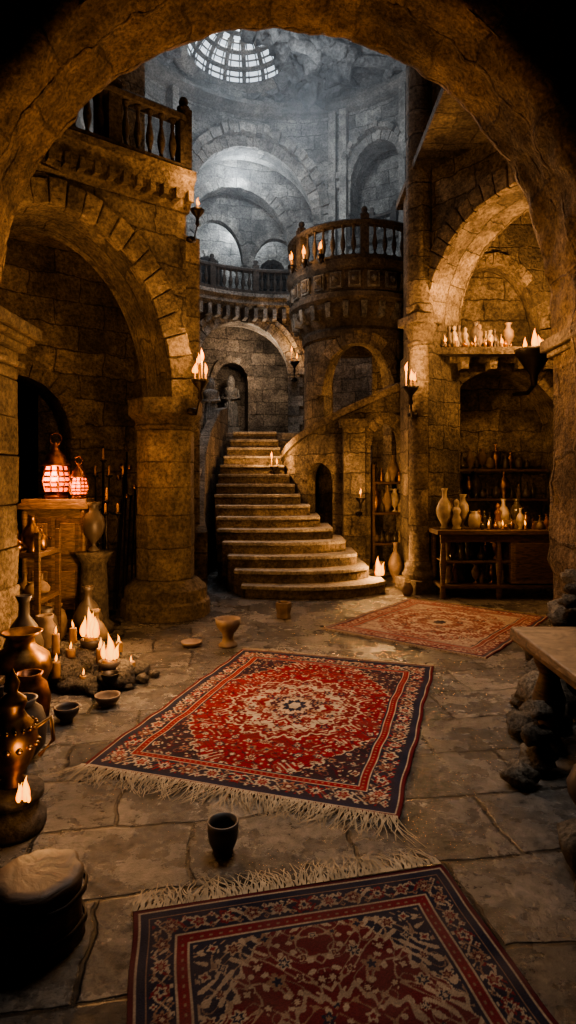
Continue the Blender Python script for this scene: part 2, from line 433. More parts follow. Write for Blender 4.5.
fb = lin((-5.2, 6.35), (-2.2, 8.6))
mb = MB(); OPB = (2.1, .75, 0, 2.1, .8)
band(mb, fb, -1, fb.L + .2, 0, 4.62, .5, [OPB]); vouss(mb, fb, OPB, w=.2, n=13, mat=1)
band(mb, lin((-2.2, 8.6), (-1.35, 7.45)), 0, 1.4, 0, 4.62, .3)
mb.obj('wall_left_alcove', [M_warm, M_vous])
fu = lin((-4.6, 5.6), (-1.85, 7.75)); OPU = (2.3, .7, 5.0, 6.4, .75)
mb = MB(); band(mb, fu, -1, fu.L, 4.6, ZC, .5, [OPU]); vouss(mb, fu, OPU, w=.2, n=13, mat=1)
mb.obj('wall_left_upper', [M_grey, M_gvous])

def pier(name, x, y, r, zt, seg=8, base=1.35, mats=None, bh=.42):
    mb = MB(); rot = PI / 8
    mb.lathe([(r * base * 1.08, 0), (r * base * 1.08, bh * .4), (r * base, bh * .45), (r * base, bh * .75), (r * 1.15, bh * .95), (r * 1.05, bh)], (x, y, 0), seg * 2, 0, False, rot)
    z = bh
    while z < zt - .35:
        h = min(random.uniform(.28, .4), zt - .26 - z)
        q = r * random.uniform(.98, 1.02)
        mb.lathe([(q * .975, .0), (q, .01), (q, h - .012), (q * .975, h - .002)], (x, y, z), seg, 0, False, rot); z += h
    mb.lathe([(r, 0), (r * 1.1, .04), (r * 1.02, .06), (r * 1.05, .1), (r * 1.28, .17), (r * 1.3, zt - z)], (x, y, z), seg, 0, False, rot)
    return mb.obj(name, mats or [M_vous], bevel=.012)
pier('stone_pier', -1.42, 6.98, .335, 2.46, base=1.42)

# ------------------------------------------------------------------ right bay
fr = lin((1.8, 8.45), (3.7, 6.0)); OPR = (1.55, 1.32, 0, 3.75, 1.35)
mb = MB(); band(mb, fr, -.1, fr.L + 2, 0, ZC, .7, [OPR])
wr = mb.obj('wall_right_arcade', [M_warm])
mb = MB(); vouss(mb, fr, OPR, w=.27, n=19, mat=0, p=.05)
mb.obj('arch_stones', [M_vous], bevel=.012, parent=wr)
fbk = lin((1.75, 8.75), (6.2, 8.75))
OPN = (3.08 - 1.75, .93, 0, 2.05, 1.1); OPLu = (2.98 - 1.75, .7, 3.5, 3.55, 1.15)
mb = MB()
band(mb, fbk, 0, 4.45, 0, 3.4, .6, [OPN]); band(mb, fbk, 0, 4.45, 3.4, 5.8, .35, [OPLu])
vouss(mb, fbk, OPN, w=.22, n=15, mat=1, jamb=True); vouss(mb, fbk, OPLu, w=.14, n=15, mat=1)
mb.box((3.08, 9.4, 1.7), (2.6, .1, 3.4)); mb.box((2.98, 9.15, 4.5), (2.2, .1, 2.3))
mb.box((4, 8.0, 5.85), (4.6, 2.9, .1))
mb.box((3.1, 8.58, 3.36), (2.4, .42, .1), mat=1); mb.box((3.1, 8.66, 3.27), (2.3, .22, .1), mat=1)
for i in range(6): mb.box((2.1 + i * .4, 8.6, 3.2), (.1, .26, .16), mat=1, top=1.2)
mb.obj('wall_right_alcove', [M_warm, M_vous])
mb = MB()
def column(mb, x, y, r, z0, zt, mat=0):
    mb.box((x, y, z0 + .09), (r * 3.1, r * 3.1, .18), .4, mat)
    mb.lathe([(r * 1.5, .18), (r * 1.55, .24), (r * 1.3, .3), (r * 1.35, .36), (r * 1.05, .42)], (x, y, z0), 20, mat)
    z = z0 + .42
    while z < zt - .5:
        h = min(.5, zt - .4 - z); mb.lathe([(r * .97, 0), (r, .012), (r, h - .012), (r * .97, h)], (x, y, z), 20, mat); z += h
    mb.lathe([(r, 0), (r * 1.15, .03), (r * 1.02, .06), (r * 1.1, .14), (r * 1.4, .26), (r * 1.4, .3)], (x, y, z), 20, mat)
    mb.box((x, y, z + .35), (r * 2.8, r * 2.8, .12), .4, mat)
column(mb, 1.86, 8.42, .165, 0, 3.85)
mb.obj('stone_column', [M_vous], bevel=.01)
mb = MB(); mb.lathe([(.17, 3.85), (.19, 3.9), (.19, ZC)], (1.83, 8.35, 0), 12, 0); mb.obj('stone_shaft', [M_warm])

# ------------------------------------------------------------------ rotunda
RC = (0, 10.9); RR = 3.7; fc = cylin(RC, RR)
D1 = (-1.15, 1.15, 2.4, 4.1, 1.25); A1 = (-.95, 1.6, 5.8, 7.5, 2.05); A2 = (2.2, .66, 7.3, 8.5, .95)
mb = MB(); sA = -RR * 1.9; sB = RR * 1.35
band(mb, fc, sA, sB, 0, 5.6, .5, [D1], step=.35); vouss(mb, fc, D1, w=.28, n=17, mat=1, jamb=True)
vouss(mb, fc, (D1[0], D1[1] + .28, 2.4, 4.1, D1[4] + .2), w=.12, n=22, mat=1, p=.14)
mb.obj('wall_rotunda_lower', [M_warm, M_gvous])
mb = MB()
band(mb, fc, sA, sB, 5.6, ZC, .55, [A1, A2, (-4.2, .8, 5.8, 7.3, .9)], step=.35)
vouss(mb, fc, A1, w=.26, n=25, mat=1, jamb=True, p=.08); vouss(mb, fc, A2, w=.2, n=15, mat=1, jamb=True)
vouss(mb, fc, (A1[0], A1[1] + .27, 5.8, 7.5, A1[4] + .27), w=.2, n=30, mat=1, p=.3, back=.05)
vouss(mb, fc, (A2[0], A2[1] + .2, 7.3, 8.5, A2[4] + .2), w=.12, n=18, mat=1, p=.2, back=.05)
sweep(mb, fc, sA, sB, 60, [(0, 10.3), (-.12, 10.33), (-.12, 10.4), (-.24, 10.48), (-.24, 10.58), (0, 10.6)], 1)
sweep(mb, fc, 1.3, sB, 30, [(0, 7.05), (-.1, 7.08), (-.2, 7.2), (0, 7.22)], 1)
balustrade(mb, fc, 1.5, 2.95, -.08, 7.22, h=.45, sp=.12, n=12, mat=2, post=5, r=.6)
for s in (-2.95, 1.12, 1.4, 3.0, 3.3):
    sweep(mb, fc, s - .09, s + .09, 2, [(0, 5.8), (-.22, 5.8), (-.22, 10.3), (0, 10.3)], 1)
mb.obj('wall_rotunda_upper', [M_grey, M_gvous, M_dark])
f2 = cylin(RC, 4.7); B1 = (-1.35, 1.4, 5.8, 7.3, 1.75)
mb = MB(); band(mb, f2, -4.6, 4.6, 5.8, ZC, .4, [B1]); vouss(mb, f2, B1, w=.25, n=21, mat=1, jamb=True)
f25 = cylin(RC, 5.4); B2 = (-1.95, .72, 5.8, 7.3, 1.15); B3 = (-.35, .62, 5.8, 7.1, 1.0)
band(mb, f25, -5.4, 5, 5.8, ZC, .2, [B2, B3])
for b_ in (B2, B3): vouss(mb, f25, b_, w=.16, n=15, mat=1, jamb=True)
f3 = cylin(RC, 6.3)
C1 = (-2.3, .42, 6.5, 7.3, .5); C2 = (-.45, .4, 6.5, 7.4, .45)
band(mb, f3, -6.6, 5.6, 5.8, ZC, .4, [C1, C2])
for c in (C1, C2):
    vouss(mb, f3, c, w=.16, n=11, mat=1, jamb=True)
    for k in (-.5, 0, .5):
        p = f3(c[0] + k * c[1], .2, 6.3); mb.tube([p, (p[0], p[1], 7.8)], .02, 6, 2)
    for zz in (6.75, 7.05, 7.35): mb.tube([f3(c[0] - c[1], .2, zz), f3(c[0] + c[1], .2, zz)], .02, 6, 2)
mb.obj('wall_rotunda_ambulatory', [M_grey, M_gvous, M_iron])
NI1 = (-1.5, .42, 2.75, 4.2, .45)
mb = MB(); band(mb, cylin(RC, 5.2), -5, 4, 2.3, 5.6, .5, [NI1]); vouss(mb, cylin(RC, 5.2), NI1, w=.16, n=11, mat=1, jamb=True)
band(mb, cylin(RC, 5.9), -3.5, 1.5, 2.3, 5.6, .1)
mb.obj('wall_niche', [M_warm, M_vous])
mb = MB()
sweep(mb, fc, sA, sB, 60, [(2.6, 5.6), (-.3, 5.6), (-.42, 5.68), (-.42, 5.76), (-.52, 5.82), (-.52, 5.9), (2.6, 5.9)], 0)
balustrade(mb, fc, -RR * 1.2, 2.2, -.42, 5.9, h=.6, sp=.17, n=50, mat=1, post=7, r=.9)
for i in range(36):
    s = -4.6 + i * .25; p = fc(s, -.2, 5.48); mb.box(p, (.09, .4, .24), -s / RR, 0)
mb.obj('gallery_balcony', [M_gvous, M_dark])

# ceiling with oculus
OC = (-1.05, 13.2); OR = 1.22
mb = MB(); vs = []; fs = []; NA = 120; NR = 34
for i in range(NR + 1):
    for k in range(NA):
        a = 2 * PI * k / NA; c, s = math.cos(a), math.sin(a)
        lim = min([((6.2 if c > 0 else -6.2) - OC[0]) / c if abs(c) > 1e-6 else 99, ((18.6 if s > 0 else 4.6) - OC[1]) / s if abs(s) > 1e-6 else 99])
        t = (i / NR) ** 1.4
        r = OR + (lim - OR) * t; x = OC[0] + r * c; y = OC[1] + r * s
        dz = 0 if i < 2 else -.55 * abs(noise.noise(Vector((x * .8, y * .8, 1)))) - .2 * noise.noise(Vector((x * 2.5, y * 2.5, 3))) - .08 * noise.noise(Vector((x * 6, y * 6, 3))) - .08
        vs.append((x, y, ZC + .02 + dz))
for i in range(NR):
    for k in range(NA):
        k2 = (k + 1) % NA; fs.append((i * NA + k, i * NA + k2, (i + 1) * NA + k2, (i + 1) * NA + k))
mb.add(vs, fs, 0)
for a in (-.05, -.35, -.68, -1.0, -1.35):
    pts = [(OC[0] + r * math.cos(a), OC[1] + r * math.sin(a), ZC - .1 - .02 * r * r) for r in (1.3, 2, 3, 4, 5)]
    mb.tube(pts, .13, 6, 0, False)
for rr_ in (2.2, 3.3):
    mb.tube([(OC[0] + rr_ * math.cos(a), OC[1] + rr_ * math.sin(a), ZC - .12 - .02 * rr_ * rr_) for a in [-1.9 + .1 * k for k in range(26)] if (OC[0] + rr_ * math.cos(a)) ** 2 + (OC[1] + rr_ * math.sin(a) - 10.9) ** 2 < 13], .1, 6, 0, False)
for k in range(46):
    a = random.uniform(-1.25, .25); r = random.uniform(1.15, 2.2)
    mb.rock((OC[0] + r * math.cos(a), OC[1] + r * math.sin(a), ZC - .2), random.uniform(.14, .46), (1, 1, .6), amp=1.6, seg=9)
mb.obj('ceiling', [M_grock])
mb = MB()
mb.lathe([(OR + .3, .12), (OR + .28, -.08), (OR + .15, -.12), (OR + .06, -.08), (OR, 0), (OR - .05, .03), (OR - .05, .1), (OR + .15, .12)], (OC[0], OC[1], ZC), 48, 0, caps=False)
R0 = OR; zb = ZC + .08; H = .85
def dp(a, u):
    r = R0 * math.cos(u * PI / 2); return (OC[0] + r * math.cos(a), OC[1] + r * math.sin(a), zb + H * math.sin(u * PI / 2))
for k in range(16):
    a = 2 * PI * k / 16; mb.tube([dp(a, u / 8) for u in range(0, 8)], .055, 6, 0)
for k in range(32):
    a = 2 * PI * (k + .5) / 32; mb.tube([dp(a, u / 8) for u in range(0, 6)], .016, 4, 1)
for u in (.0, .13, .25, .36, .47, .58, .7, .82):
    mb.tube([dp(2 * PI * k / 40, u) for k in range(41)], (.06 if u == 0 else (.06 if u in (.25, .47, .7) else .022)), 6, 0)
mb.lathe([(.0, 0), (.3, 0), (.3, .06), (0, .1)], (OC[0], OC[1], zb + H * .95), 24, 0)
mb.obj('window_skylight', [M_gvous, M_grey])

# ------------------------------------------------------------------ staircase
def lerp(tab, x):
    for (a, va), (b, vb) in zip(tab[:-1], tab[1:]):
        if x <= b: return va + (vb - va) * (x - a) / (b - a)
    return tab[-1][1]
NS = 15; RIS = .165
LX = [(1, -.62), (3, -.85), (5, -1.05), (8, -1.18), (11, -1.18), (15, -1.05)]
RX = [(1, 1.34), (2, 1.14), (4, .86), (6, .5), (8, .2), (11, -.06), (15, -.22)]
YY = [(1, 7.72), (15, 11.5)]
RB = [(1, .55), (4, .42), (8, .12), (15, 0.0)]
mb = MB()
def nose(i, off=0.0):
    L_, R_, y = lerp(LX, i), lerp(RX, i), lerp(YY, i) - off; rb = lerp(RB, i)
    pts = []
    for k in range(13):
        t = k / 12
        yy = y + .22 * (i < 9) * (1 - i / 9) * (1 - t) ** 3 + rb * t ** 3.2 + .014 * noise.noise(Vector((t * 6, i * 3.3, 0)))
        xx = L_ + (R_ - L_) * (t if i > 8 else (t + (.06 * math.sin(PI * t))))
        pts.append((xx, yy))
    return pts
for i in range(1, NS + 1):
    z = RIS * i; p = nose(i)
    back = [(x, y + (1.1 if i < NS else .6)) for x, y in reversed(p)]
    for off, za, zb_ in ((0, max(0, z - .5) if i > 3 else 0, z - .05), (.04, z - .05, z)):
        q = nose(i, off) + back; n = len(q)
        vs = [(x, y, za) for x, y in q] + [(x, y, zb_) for x, y in q]
        fs = [tuple(reversed(range(n))), tuple(range(n, 2 * n))] + [(k, (k + 1) % n, (k + 1) % n + n, k + n) for k in range(n)]
        mb.add(vs, fs, 0 if off else 2)
for tab, dx in ((RX, 0), (LX, 0)):
    pts = [(lerp(tab, i) - (.04 if tab is RX else -.04), lerp(YY, i) + (lerp(RB, i) if tab is RX else .1) + .05, RIS * i - .03) for i in range(1, NS + 1)]
    for a, b in zip(pts[:-1], pts[1:]):
        mb.quad((a[0], a[1], 0), (b[0], b[1], 0), (b[0], b[1], a[2]), (a[0], a[1], a[2]), 1)
mb.box((-.95, 14.0, 2.4), (3.4, 4.4, .16), 0, 0)
mb.box((-.95, 12.2, 1.16), (2.3, 1.2, 2.3), 0, 1)
pts = [(-1.0, 7.45, .9), (-1.12, 8.0, 1.1), (-1.22, 8.8, 1.45), (-1.32, 9.6, 1.95), (-1.33, 10.4, 2.4), (-1.26, 11.2, 2.85), (-1.2, 12.0, 3.0)]
for a, b in zip(pts[:-1], pts[1:]):
    f = lin(a[:2], b[:2]); za, zb_ = a[2], b[2]
    band(mb, f, 0, f.L, 0, 1, .16, zt=lambda s, za=za, zb_=zb_, L=f.L: za + (zb_ - za) * s / L, mat=1)
mb.obj('stone_staircase', [M_step, M_warm, M_vous], bevel=.01)

# ------------------------------------------------------------------ central round tower balcony
TC = (1.25, 11.0)
mb = MB()
fd = cylout(TC, .95)
OPD = (-.08, .62, 0, 3.0, .85)
band(mb, fd, -.95 * 2.6, .95 * 2.6, 0, 4.1, .22, [OPD], step=.15); vouss(mb, fd, OPD, w=.2, n=13, mat=1, p=.05)
fe = cylout(TC, 1.35)
OE1 = (-.78, .24, 0, 1.55, .28); OE2 = (.38, .3, 0, 2.1, .38)
def ht(s):
    th = s / 1.35; return max(1.5, min(3.05, 2.75 + .62 * th))
band(mb, fe, -1.35 * 1.75, 1.35 * 1.6, 0, 3, .2, [OE1, OE2], step=.12, zt=ht)
vouss(mb, fe, OE1, w=.13, n=8, mat=1, p=.03); vouss(mb, fe, OE2, w=.15, n=8, mat=1, p=.03)
sweep(mb, fe, -1.35 * 1.75, 1.35 * 1.6, 40, [(-.06, 0), (.3, 0), (.3, .12), (-.06, .12)], 1, dz=ht)
p = fe(-.2, -.02, 0); mb.box((p[0], p[1] - .03, 1.2), (.34, .3, 2.4), 0, 0); mb.box((p[0], p[1] - .03, 2.45), (.46, .42, .12), 0, 1); mb.box((p[0], p[1] - .03, .15), (.46, .42, .3), 0, 1)
nb = 48
sweep(mb, fd, -.95 * PI, .95 * PI, nb, [(.2, 3.98), (-.03, 3.98), (-.05, 4.08), (-.02, 4.14), (-.1, 4.3), (-.2, 4.42), (-.2, 4.5), (-.28, 4.56), (-.28, 4.64), (-.22, 4.68), (-.22, 5.02), (-.3, 5.06), (-.33, 5.16), (.2, 5.16)], 2)
for i in range(24):
    th = -PI + i * PI / 12; s = th * .95
    q = fd(s, -.13, 4.38); mb.box(q, (.08, .18, .24), th, 3, top=1.3)
    q = fd(s + .12, -.235, 4.85); mb.box(q, (.2, .05, .26), th + .12, 3); mb.box(fd(s + .12, -.255, 4.85), (.14, .05, .2), th + .12, 2); q = fd(s + .12, -.29, 4.85); mb.rock(q, .05, (1, .5, 1), 3)
mb.lathe([(.95, 5.1), (0, 5.12)], (TC[0], TC[1], 0), 32, 0, caps=False)
balustrade(mb, fd, -.95 * PI, .95 * PI, -.22, 5.16, h=.66, sp=.14, n=48, mat=2, post=7, r=.75)
mb.obj('round_balcony_tower', [M_warm, M_vous, M_dark, M_grock])
mb = MB()
for th in (-.55, -.8, -1.05):
    q = fd(th * .95, -.42, 5.2)
    mb.lathe([(.02, -.1), (.05, -.05), (.07, .03), (.0, .03)], q, 10, 0); mb.tube([fd(th * .95, -.2, 5.1), q], .015, 6, 0); mb.candle((q[0], q[1], q[2] + .03), .1, .025, 2, 1, .16)
o = mb.obj('balcony_candles', [M_iron, M_wax, M_flame])
q = fd(-.8 * .95, -.7, 5.4); light('balcony_light', q, 20, parent=o)

# ------------------------------------------------------------------ rugs
def rug(name, c, rot, W, L, style, seed, cell=.0055, fr=.09, ends=(1, 1)):
    rs = np.random.RandomState(seed)
    nx = int(W / cell); ny = int(L / cell)
    xs = np.linspace(-W / 2, W / 2, nx); ys = np.linspace(-L / 2, L / 2, ny)
    X, Y = np.meshgrid(xs, ys); AX, AY = np.abs(X), np.abs(Y)
    e = np.minimum(W / 2 - AX, L / 2 - AY)
    pal = style
    red, navy, cream, gold, dred = [np.array(k) for k in (pal['red'], pal['navy'], pal['cream'], pal['gold'], pal['dred'])]
    C = np.zeros((ny, nx, 3)); C[:] = pal['field']
    bw = pal.get('bw', .24)
    def paint(mask, col): C[mask] = col
    FW, FL = W / 2 - bw, L / 2 - bw
    inf = e > bw
    q = ((AX / FW) ** 1.5 + (AY / FL) ** 1.5)
    wob = 1 + .05 * np.sin(AX * 60) * np.sin(AY * 60)
    paint(inf & (q * wob > 1.22), pal['spandrel']); paint(inf & (np.abs(q * wob - 1.22) < .02), cream)
    f = np.sin(34 * AX + 2.2 * np.sin(17 * AY)) * np.sin(34 * AY + 2.2 * np.sin(17 * AX + 1))
    paint(inf & (np.abs(f) < .1), pal['vine'])
    f2_ = np.sin(52 * AX - 2 * np.sin(23 * AY)) + np.sin(52 * AY + 2 * np.sin(19 * AX))
    paint(inf & (np.abs(f2_ - .9) < .12), pal['vine2'])
    f4 = np.sin(71 * AX + 3 * np.sin(31 * AY + 2)) * np.sin(67 * AY - 3 * np.sin(29 * AX))
    paint(inf & (f4 > pal.get('leaf', .72)), cream)
    def stamp(cx, cy, r, k, cols, ph=0., XX=AX, YY=AY, mask=True):
        dx = XX - cx; dy = YY - cy; d = np.sqrt(dx * dx + dy * dy); a = np.arctan2(dy, dx)
        pr = r * (1 + .28 * np.cos(k * a + ph))
        for j, col in enumerate(cols):
            sc_ = 1 - j / len(cols)
            paint((d < pr * sc_) & mask, col)
    g = pal.get('g', .085)
    for i in range(int(FW / g) + 1):
        for j in range(int(FL / g) + 1):
            x = (i + .5 * (j % 2)) * g + rs.uniform(-.018, .018); y = j * g + rs.uniform(-.018, .018)
            cols = [[cream, dred, gold], [navy, cream, red], [gold, navy], [cream, navy, cream], [dred, cream]][rs.randint(5)]
            stamp(x, y, rs.uniform(.012, .028), rs.randint(4, 8), cols, rs.uniform(0, 6), mask=inf)
    asp = pal.get('asp', 1.2); d = np.sqrt(AX ** 2 + (AY / asp) ** 2); a = np.arctan2(AY / asp, AX)
    Rm = pal['Rm']
    for fr_, col, k, am in pal['med']:
        edge = Rm * fr_ * (1 + am * np.cos(k * a) + am * .5 * np.cos(3 * k * a))
        paint(inf & (d < edge), col)
        if fr_ > .3:
            paint(inf & (d < edge * .96) & (f4 > (.4 if np.mean(col) > .15 else .6)), cream if np.mean(col) < .15 else red)
            paint(inf & (d < edge * .96) & (np.abs(f) < .08), gold if np.mean(col) < .15 else dred)
            nfl = max(8, int(fr_ * 14))
            for m_ in range(nfl):
                an = 2 * PI * (m_ + .5) / nfl; rr = Rm * fr_ * .86
                cl = [[cream, red], [navy, gold], [gold, dred]][m_ % 2 if fr_ > .6 else (m_ + 1) % 3]
                stamp(rr * math.cos(an), rr * math.sin(an) * asp, Rm * .055, 5, cl, XX=X, YY=Y, mask=inf)
    st = [(0, .018, dred), (.018, .025, cream), (.025, .05, navy), (.05, .055, gold), (.055, bw - .06, pal['border']), (bw - .06, bw - .053, cream), (bw - .053, bw - .018, red), (bw - .018, bw - .011, cream), (bw - .011, bw, navy)]
    for a0, a1, col in st: paint((e >= a0) & (e < a1), col)
    bc = (.058 + bw - .06) / 2; bwid = (bw - .06 - .058) / 2
    ex, ey = W / 2 - AX, L / 2 - AY
    bm = (e >= .062) & (e < bw - .064)
    run = np.where(ex < ey, AY, AX)
    paint(bm & (np.abs(e - bc - bwid * .55 * np.sin(run * 42)) < .005), cream)
    paint(bm & (np.abs(e - bc + bwid * .55 * np.sin(run * 42)) < .004), gold)
    paint(bm & (f4 > .78), cream); paint(bm & (f4 < -.78), red)
    stp = bwid * 2.3
    k = 0
    y = 0
    while y < L / 2 - bc + .01:
        cols = [[red, cream, navy], [cream, red, gold], [gold, dred, cream]][k % 3]
        stamp(W / 2 - bc, y, bwid * .6, 8 if k % 2 else 5, cols, mask=bm)
        stamp(W / 2 - bc + bwid * .6, y + stp / 2, bwid * .22, 4, [cream, red], mask=bm); stamp(W / 2 - bc - bwid * .6, y + stp / 2, bwid * .22, 4, [gold, navy], mask=bm)
        y += stp; k += 1
    x = 0; k = 0
    while x < W / 2 - bc + .01:
        cols = [[red, cream, navy], [cream, red, gold], [gold, dred, cream]][k % 3]
        stamp(x, L / 2 - bc, bwid * .6, 8 if k % 2 else 5, cols, mask=bm)
        stamp(x + stp / 2, L / 2 - bc + bwid * .6, bwid * .22, 4, [cream, red], mask=bm); stamp(x + stp / 2, L / 2 - bc - bwid * .6, bwid * .22, 4, [gold, navy], mask=bm)
        x += stp; k += 1
    gm = (e >= bw - .046) & (e < bw - .022)
    paint(gm & (np.sin(run * 190) > .5) & (np.abs(e - bw + .034) < .005), pal['gold'])
    C *= (1 + rs.uniform(-.2, .2, (ny, nx, 1))) * (1 + .1 * np.sin(Y * 37 + np.sin(X * 9))[..., None])
    wear = np.zeros((ny, nx))
    for _ in range(22):
        ang = rs.uniform(0, PI); fq = rs.uniform(2, 40); wear += np.sin(fq * (X * math.cos(ang) + Y * math.sin(ang)) + rs.uniform(0, 6)) * (1 if fq < 15 else .7)
    wear = np.clip((wear / 12 + .2) * pal.get('wear', .6), 0, .6)[..., None]
    C = C * (1 - wear) + np.array(pal['dust']) * wear
    Z = .010 + .004 * (np.sin(X * 5 + Y * 3) + np.sin(Y * 7 - X * 2)) * .5 + .002 * np.sin(Y * 23)
    Z = np.maximum(Z, .006)
    cr, sr = math.cos(rot), math.sin(rot)
    EX = X + .006 * np.sin(Y * 6 + seed) + .003 * np.sin(Y * 17)
    co_ = np.stack([EX * cr - Y * sr + c[0], EX * sr + Y * cr + c[1], Z], -1).reshape(-1, 3)
    me = bpy.data.meshes.new(name)
    idx = np.arange(nx * ny).reshape(ny, nx)
    quads = np.stack([idx[:-1, :-1], idx[:-1, 1:], idx[1:, 1:], idx[1:, :-1]], -1).reshape(-1, 4)
    per = np.concatenate([idx[0, :], idx[1:, -1], idx[-1, :-1][::-1], idx[1:-1, 0][::-1]]); npn = len(per)
    low = co_[per].copy(); low[:, 2] = .001; base = nx * ny
    ar = np.arange(npn); sk = np.stack([per, base + ar, base + (ar + 1) % npn, np.roll(per, -1)], -1)
    co_ = np.concatenate([co_, low]); quads = np.concatenate([quads, sk])
    me.vertices.add(len(co_)); me.vertices.foreach_set('co', co_.astype(np.float32).ravel())
    me.loops.add(quads.size); me.loops.foreach_set('vertex_index', quads.astype(np.int32).ravel())
    me.polygons.add(len(quads)); me.polygons.foreach_set('loop_start', (np.arange(len(quads)) * 4).astype(np.int32))
    me.update(calc_edges=True); me.validate()
    ca = me.color_attributes.new('pattern', 'FLOAT_COLOR', 'POINT')
    col4 = np.ones((len(co_), 4), np.float32); col4[:nx * ny, :3] = C.reshape(-1, 3); col4[nx * ny:, :3] = pal['dred']
    ca.data.foreach_set('color', col4.ravel())
    me.polygons.foreach_set('use_smooth', [True] * len(quads))
    m, nt, b = newmat(name + '_wool'); at = N(nt, 'ShaderNodeAttribute'); at.attribute_name = 'pattern'
    nt.links.new(at.outputs['Color'], b.inputs['Base Color']); b.inputs['Roughness'].default_value = .92
    b.inputs['Specular IOR Level'].default_value = .12
    tc = N(nt, 'ShaderNodeTexCoord'); nz = N(nt, 'ShaderNodeTexNoise', Scale=160.0, Detail=3.0); nt.links.new(tc.outputs['Object'], nz.inputs['Vector'])
    bp = N(nt, 'ShaderNodeBump', Strength=.5, Distance=.004); nt.links.new(nz.outputs[0], bp.inputs['Height']); nt.links.new(bp.outputs[0], b.inputs['Normal'])
    me.materials.append(m)
    o = bpy.data.objects.new(name, me); scene.collection.objects.link(o)
    fb_ = MB()
    for sg, on in ((-1, ends[0]), (1, ends[1])):
        if not on: continue
        cnt = int(W / .0045)
        for i in range(cnt):
            x = -W / 2 + W * i / cnt + random.uniform(-.003, .003); ln = fr * random.uniform(.55, 1.3) * on
            dx = random.uniform(-.5, .5) + .3 * math.sin(x * 9) + .3 * math.sin(x * 31); pts = []
            for j in range(5):
                t = j / 4; px = x + dx * ln * t * t + .006 * math.sin(t * 7 + i); py = sg * (L / 2 - .003 + ln * t)
                pz = .011 * (1 - t) + .004 + .012 * math.sin(PI * t) * random.random()
                pts.append((px * cr - py * sr + c[0], px * sr + py * cr + c[1], pz))
            wv = .0034; vs = []
            for j, p in enumerate(pts):
                w_ = wv * (1 - .6 * j / 4); vs += [(p[0] - w_ * cr, p[1] - w_ * sr, p[2]), (p[0] + w_ * cr, p[1] + w_ * sr, p[2])]
            fb_.add(vs, [(2 * j, 2 * j + 1, 2 * j + 3, 2 * j + 2) for j in range(4)], 0)
    fb_.obj('fringe', [M_fringe], parent=o)
    return o
RED = (.17, .007, .013); DRED = (.075, .005, .009); NAVY = (.013, .016, .032); CREAM = (.36, .29, .21); GOLD = (.22, .11, .07)
st1 = dict(red=RED, navy=NAVY, cream=CREAM, gold=GOLD, dred=DRED, field=RED, spandrel=(.022, .012, .018), vine=(.055, .005, .012), vine2=(.17, .07, .055), border=(.018, .016, .026), dust=(.11, .05, .045), Rm=.44, asp=1.2, wear=.25, leaf=.8, g=.1,
           med=[(1.0, CREAM, 16, .05), (.96, (.13, .007, .012), 16, .05), (.76, CREAM, 12, .07), (.6, (.15, .007, .012), 12, .07), (.45, CREAM, 10, .08), (.36, (.045, .009, .018), 10, .08), (.25, (.36, .26, .18), 8, .12), (.17, NAVY, 8, .15), (.09, CREAM, 6, .1)])
rug('persian_rug', (.045, 4.1), math.radians(-17.5), 1.7, 2.32, st1, 3, fr=.15, ends=(1, .5))
st2 = dict(red=(.17, .025, .03), navy=(.035, .032, .05), cream=(.38, .32, .27), gold=(.26, .16, .12), dred=(.09, .015, .02), field=(.18, .06, .058), spandrel=(.28, .22, .19), vine=(.34, .27, .22), vine2=(.11, .035, .038), border=(.11, .025, .032), dust=(.24, .18, .155), Rm=.52, asp=1.1, wear=.5, leaf=.6,
           med=[(1.0, (.38, .32, .27), 16, .05), (.88, (.15, .04, .042), 16, .05), (.65, (.4, .33, .28), 12, .08), (.45, (.15, .04, .042), 10, .1), (.25, (.38, .31, .25), 8, .1), (.12, NAVY, 8, .1)])
rug('persian_rug', (1.65, 6.5), math.radians(-38), 1.72, 2.0, st2, 5, cell=.007, fr=.05, ends=(1, .6))
st3 = dict(red=(.09, .01, .014), navy=(.012, .013, .024), cream=(.2, .155, .115), gold=(.13, .08, .055), dred=(.05, .007, .01), field=(.07, .011, .014), spandrel=(.014, .014, .024), vine=(.155, .11, .08), vine2=(.12, .08, .06), border=(.012, .012, .022), dust=(.085, .06, .05), Rm=.33, asp=1.35, wear=.4, bw=.2, leaf=.5,
           med=[(1.0, (.16, .12, .09), 14, .06), (.94, (.07, .011, .014), 14, .06), (.6, (.16, .12, .09), 12, .08), (.54, (.07, .011, .014), 10, .1), (.3, (.16, .12, .09), 8, .1)])
rug('persian_rug', (.235, 1.37), math.radians(13), 1.2, 1.85, st3, 9, cell=.0038, fr=.12)

# ------------------------------------------------------------------ props
VASE = [(.035, 0), (.04, .01), (.025, .03), (.07, .12), (.075, .17), (.05, .24), (.022, .28), (.02, .33), (.032, .36), (.026, .36), (.015, .33)]
BOT = [(.035, 0), (.04, .01), (.04, .11), (.03, .14), (.012, .17), (.012, .22), (.017, .225), (.017, .235), (.008, .235)]
JAR = [(.03, 0), (.05, .03), (.055, .08), (.045, .12), (.03, .135), (.036, .15), (.028, .15), (.026, .13)]
URN = [(.05, 0), (.055, .02), (.02, .05), (.02, .08), (.08, .16), (.1, .24), (.09, .32), (.045, .38), (.04, .42), (.07, .46), (.06, .46), (.035, .42)]
FIG = [(.04, 0), (.045, .015), (.03, .03), (.045, .06), (.05, .1), (.03, .15), (.045, .19), (.03, .22), (.014, .235), (.026, .26), (.026, .285), (.01, .305), (0, .31)]
FLASK = [(.04, 0), (.06, .02), (.065, .06), (.045, .1), (.014, .13), (.012, .19), (.02, .2), (.01, .2)]
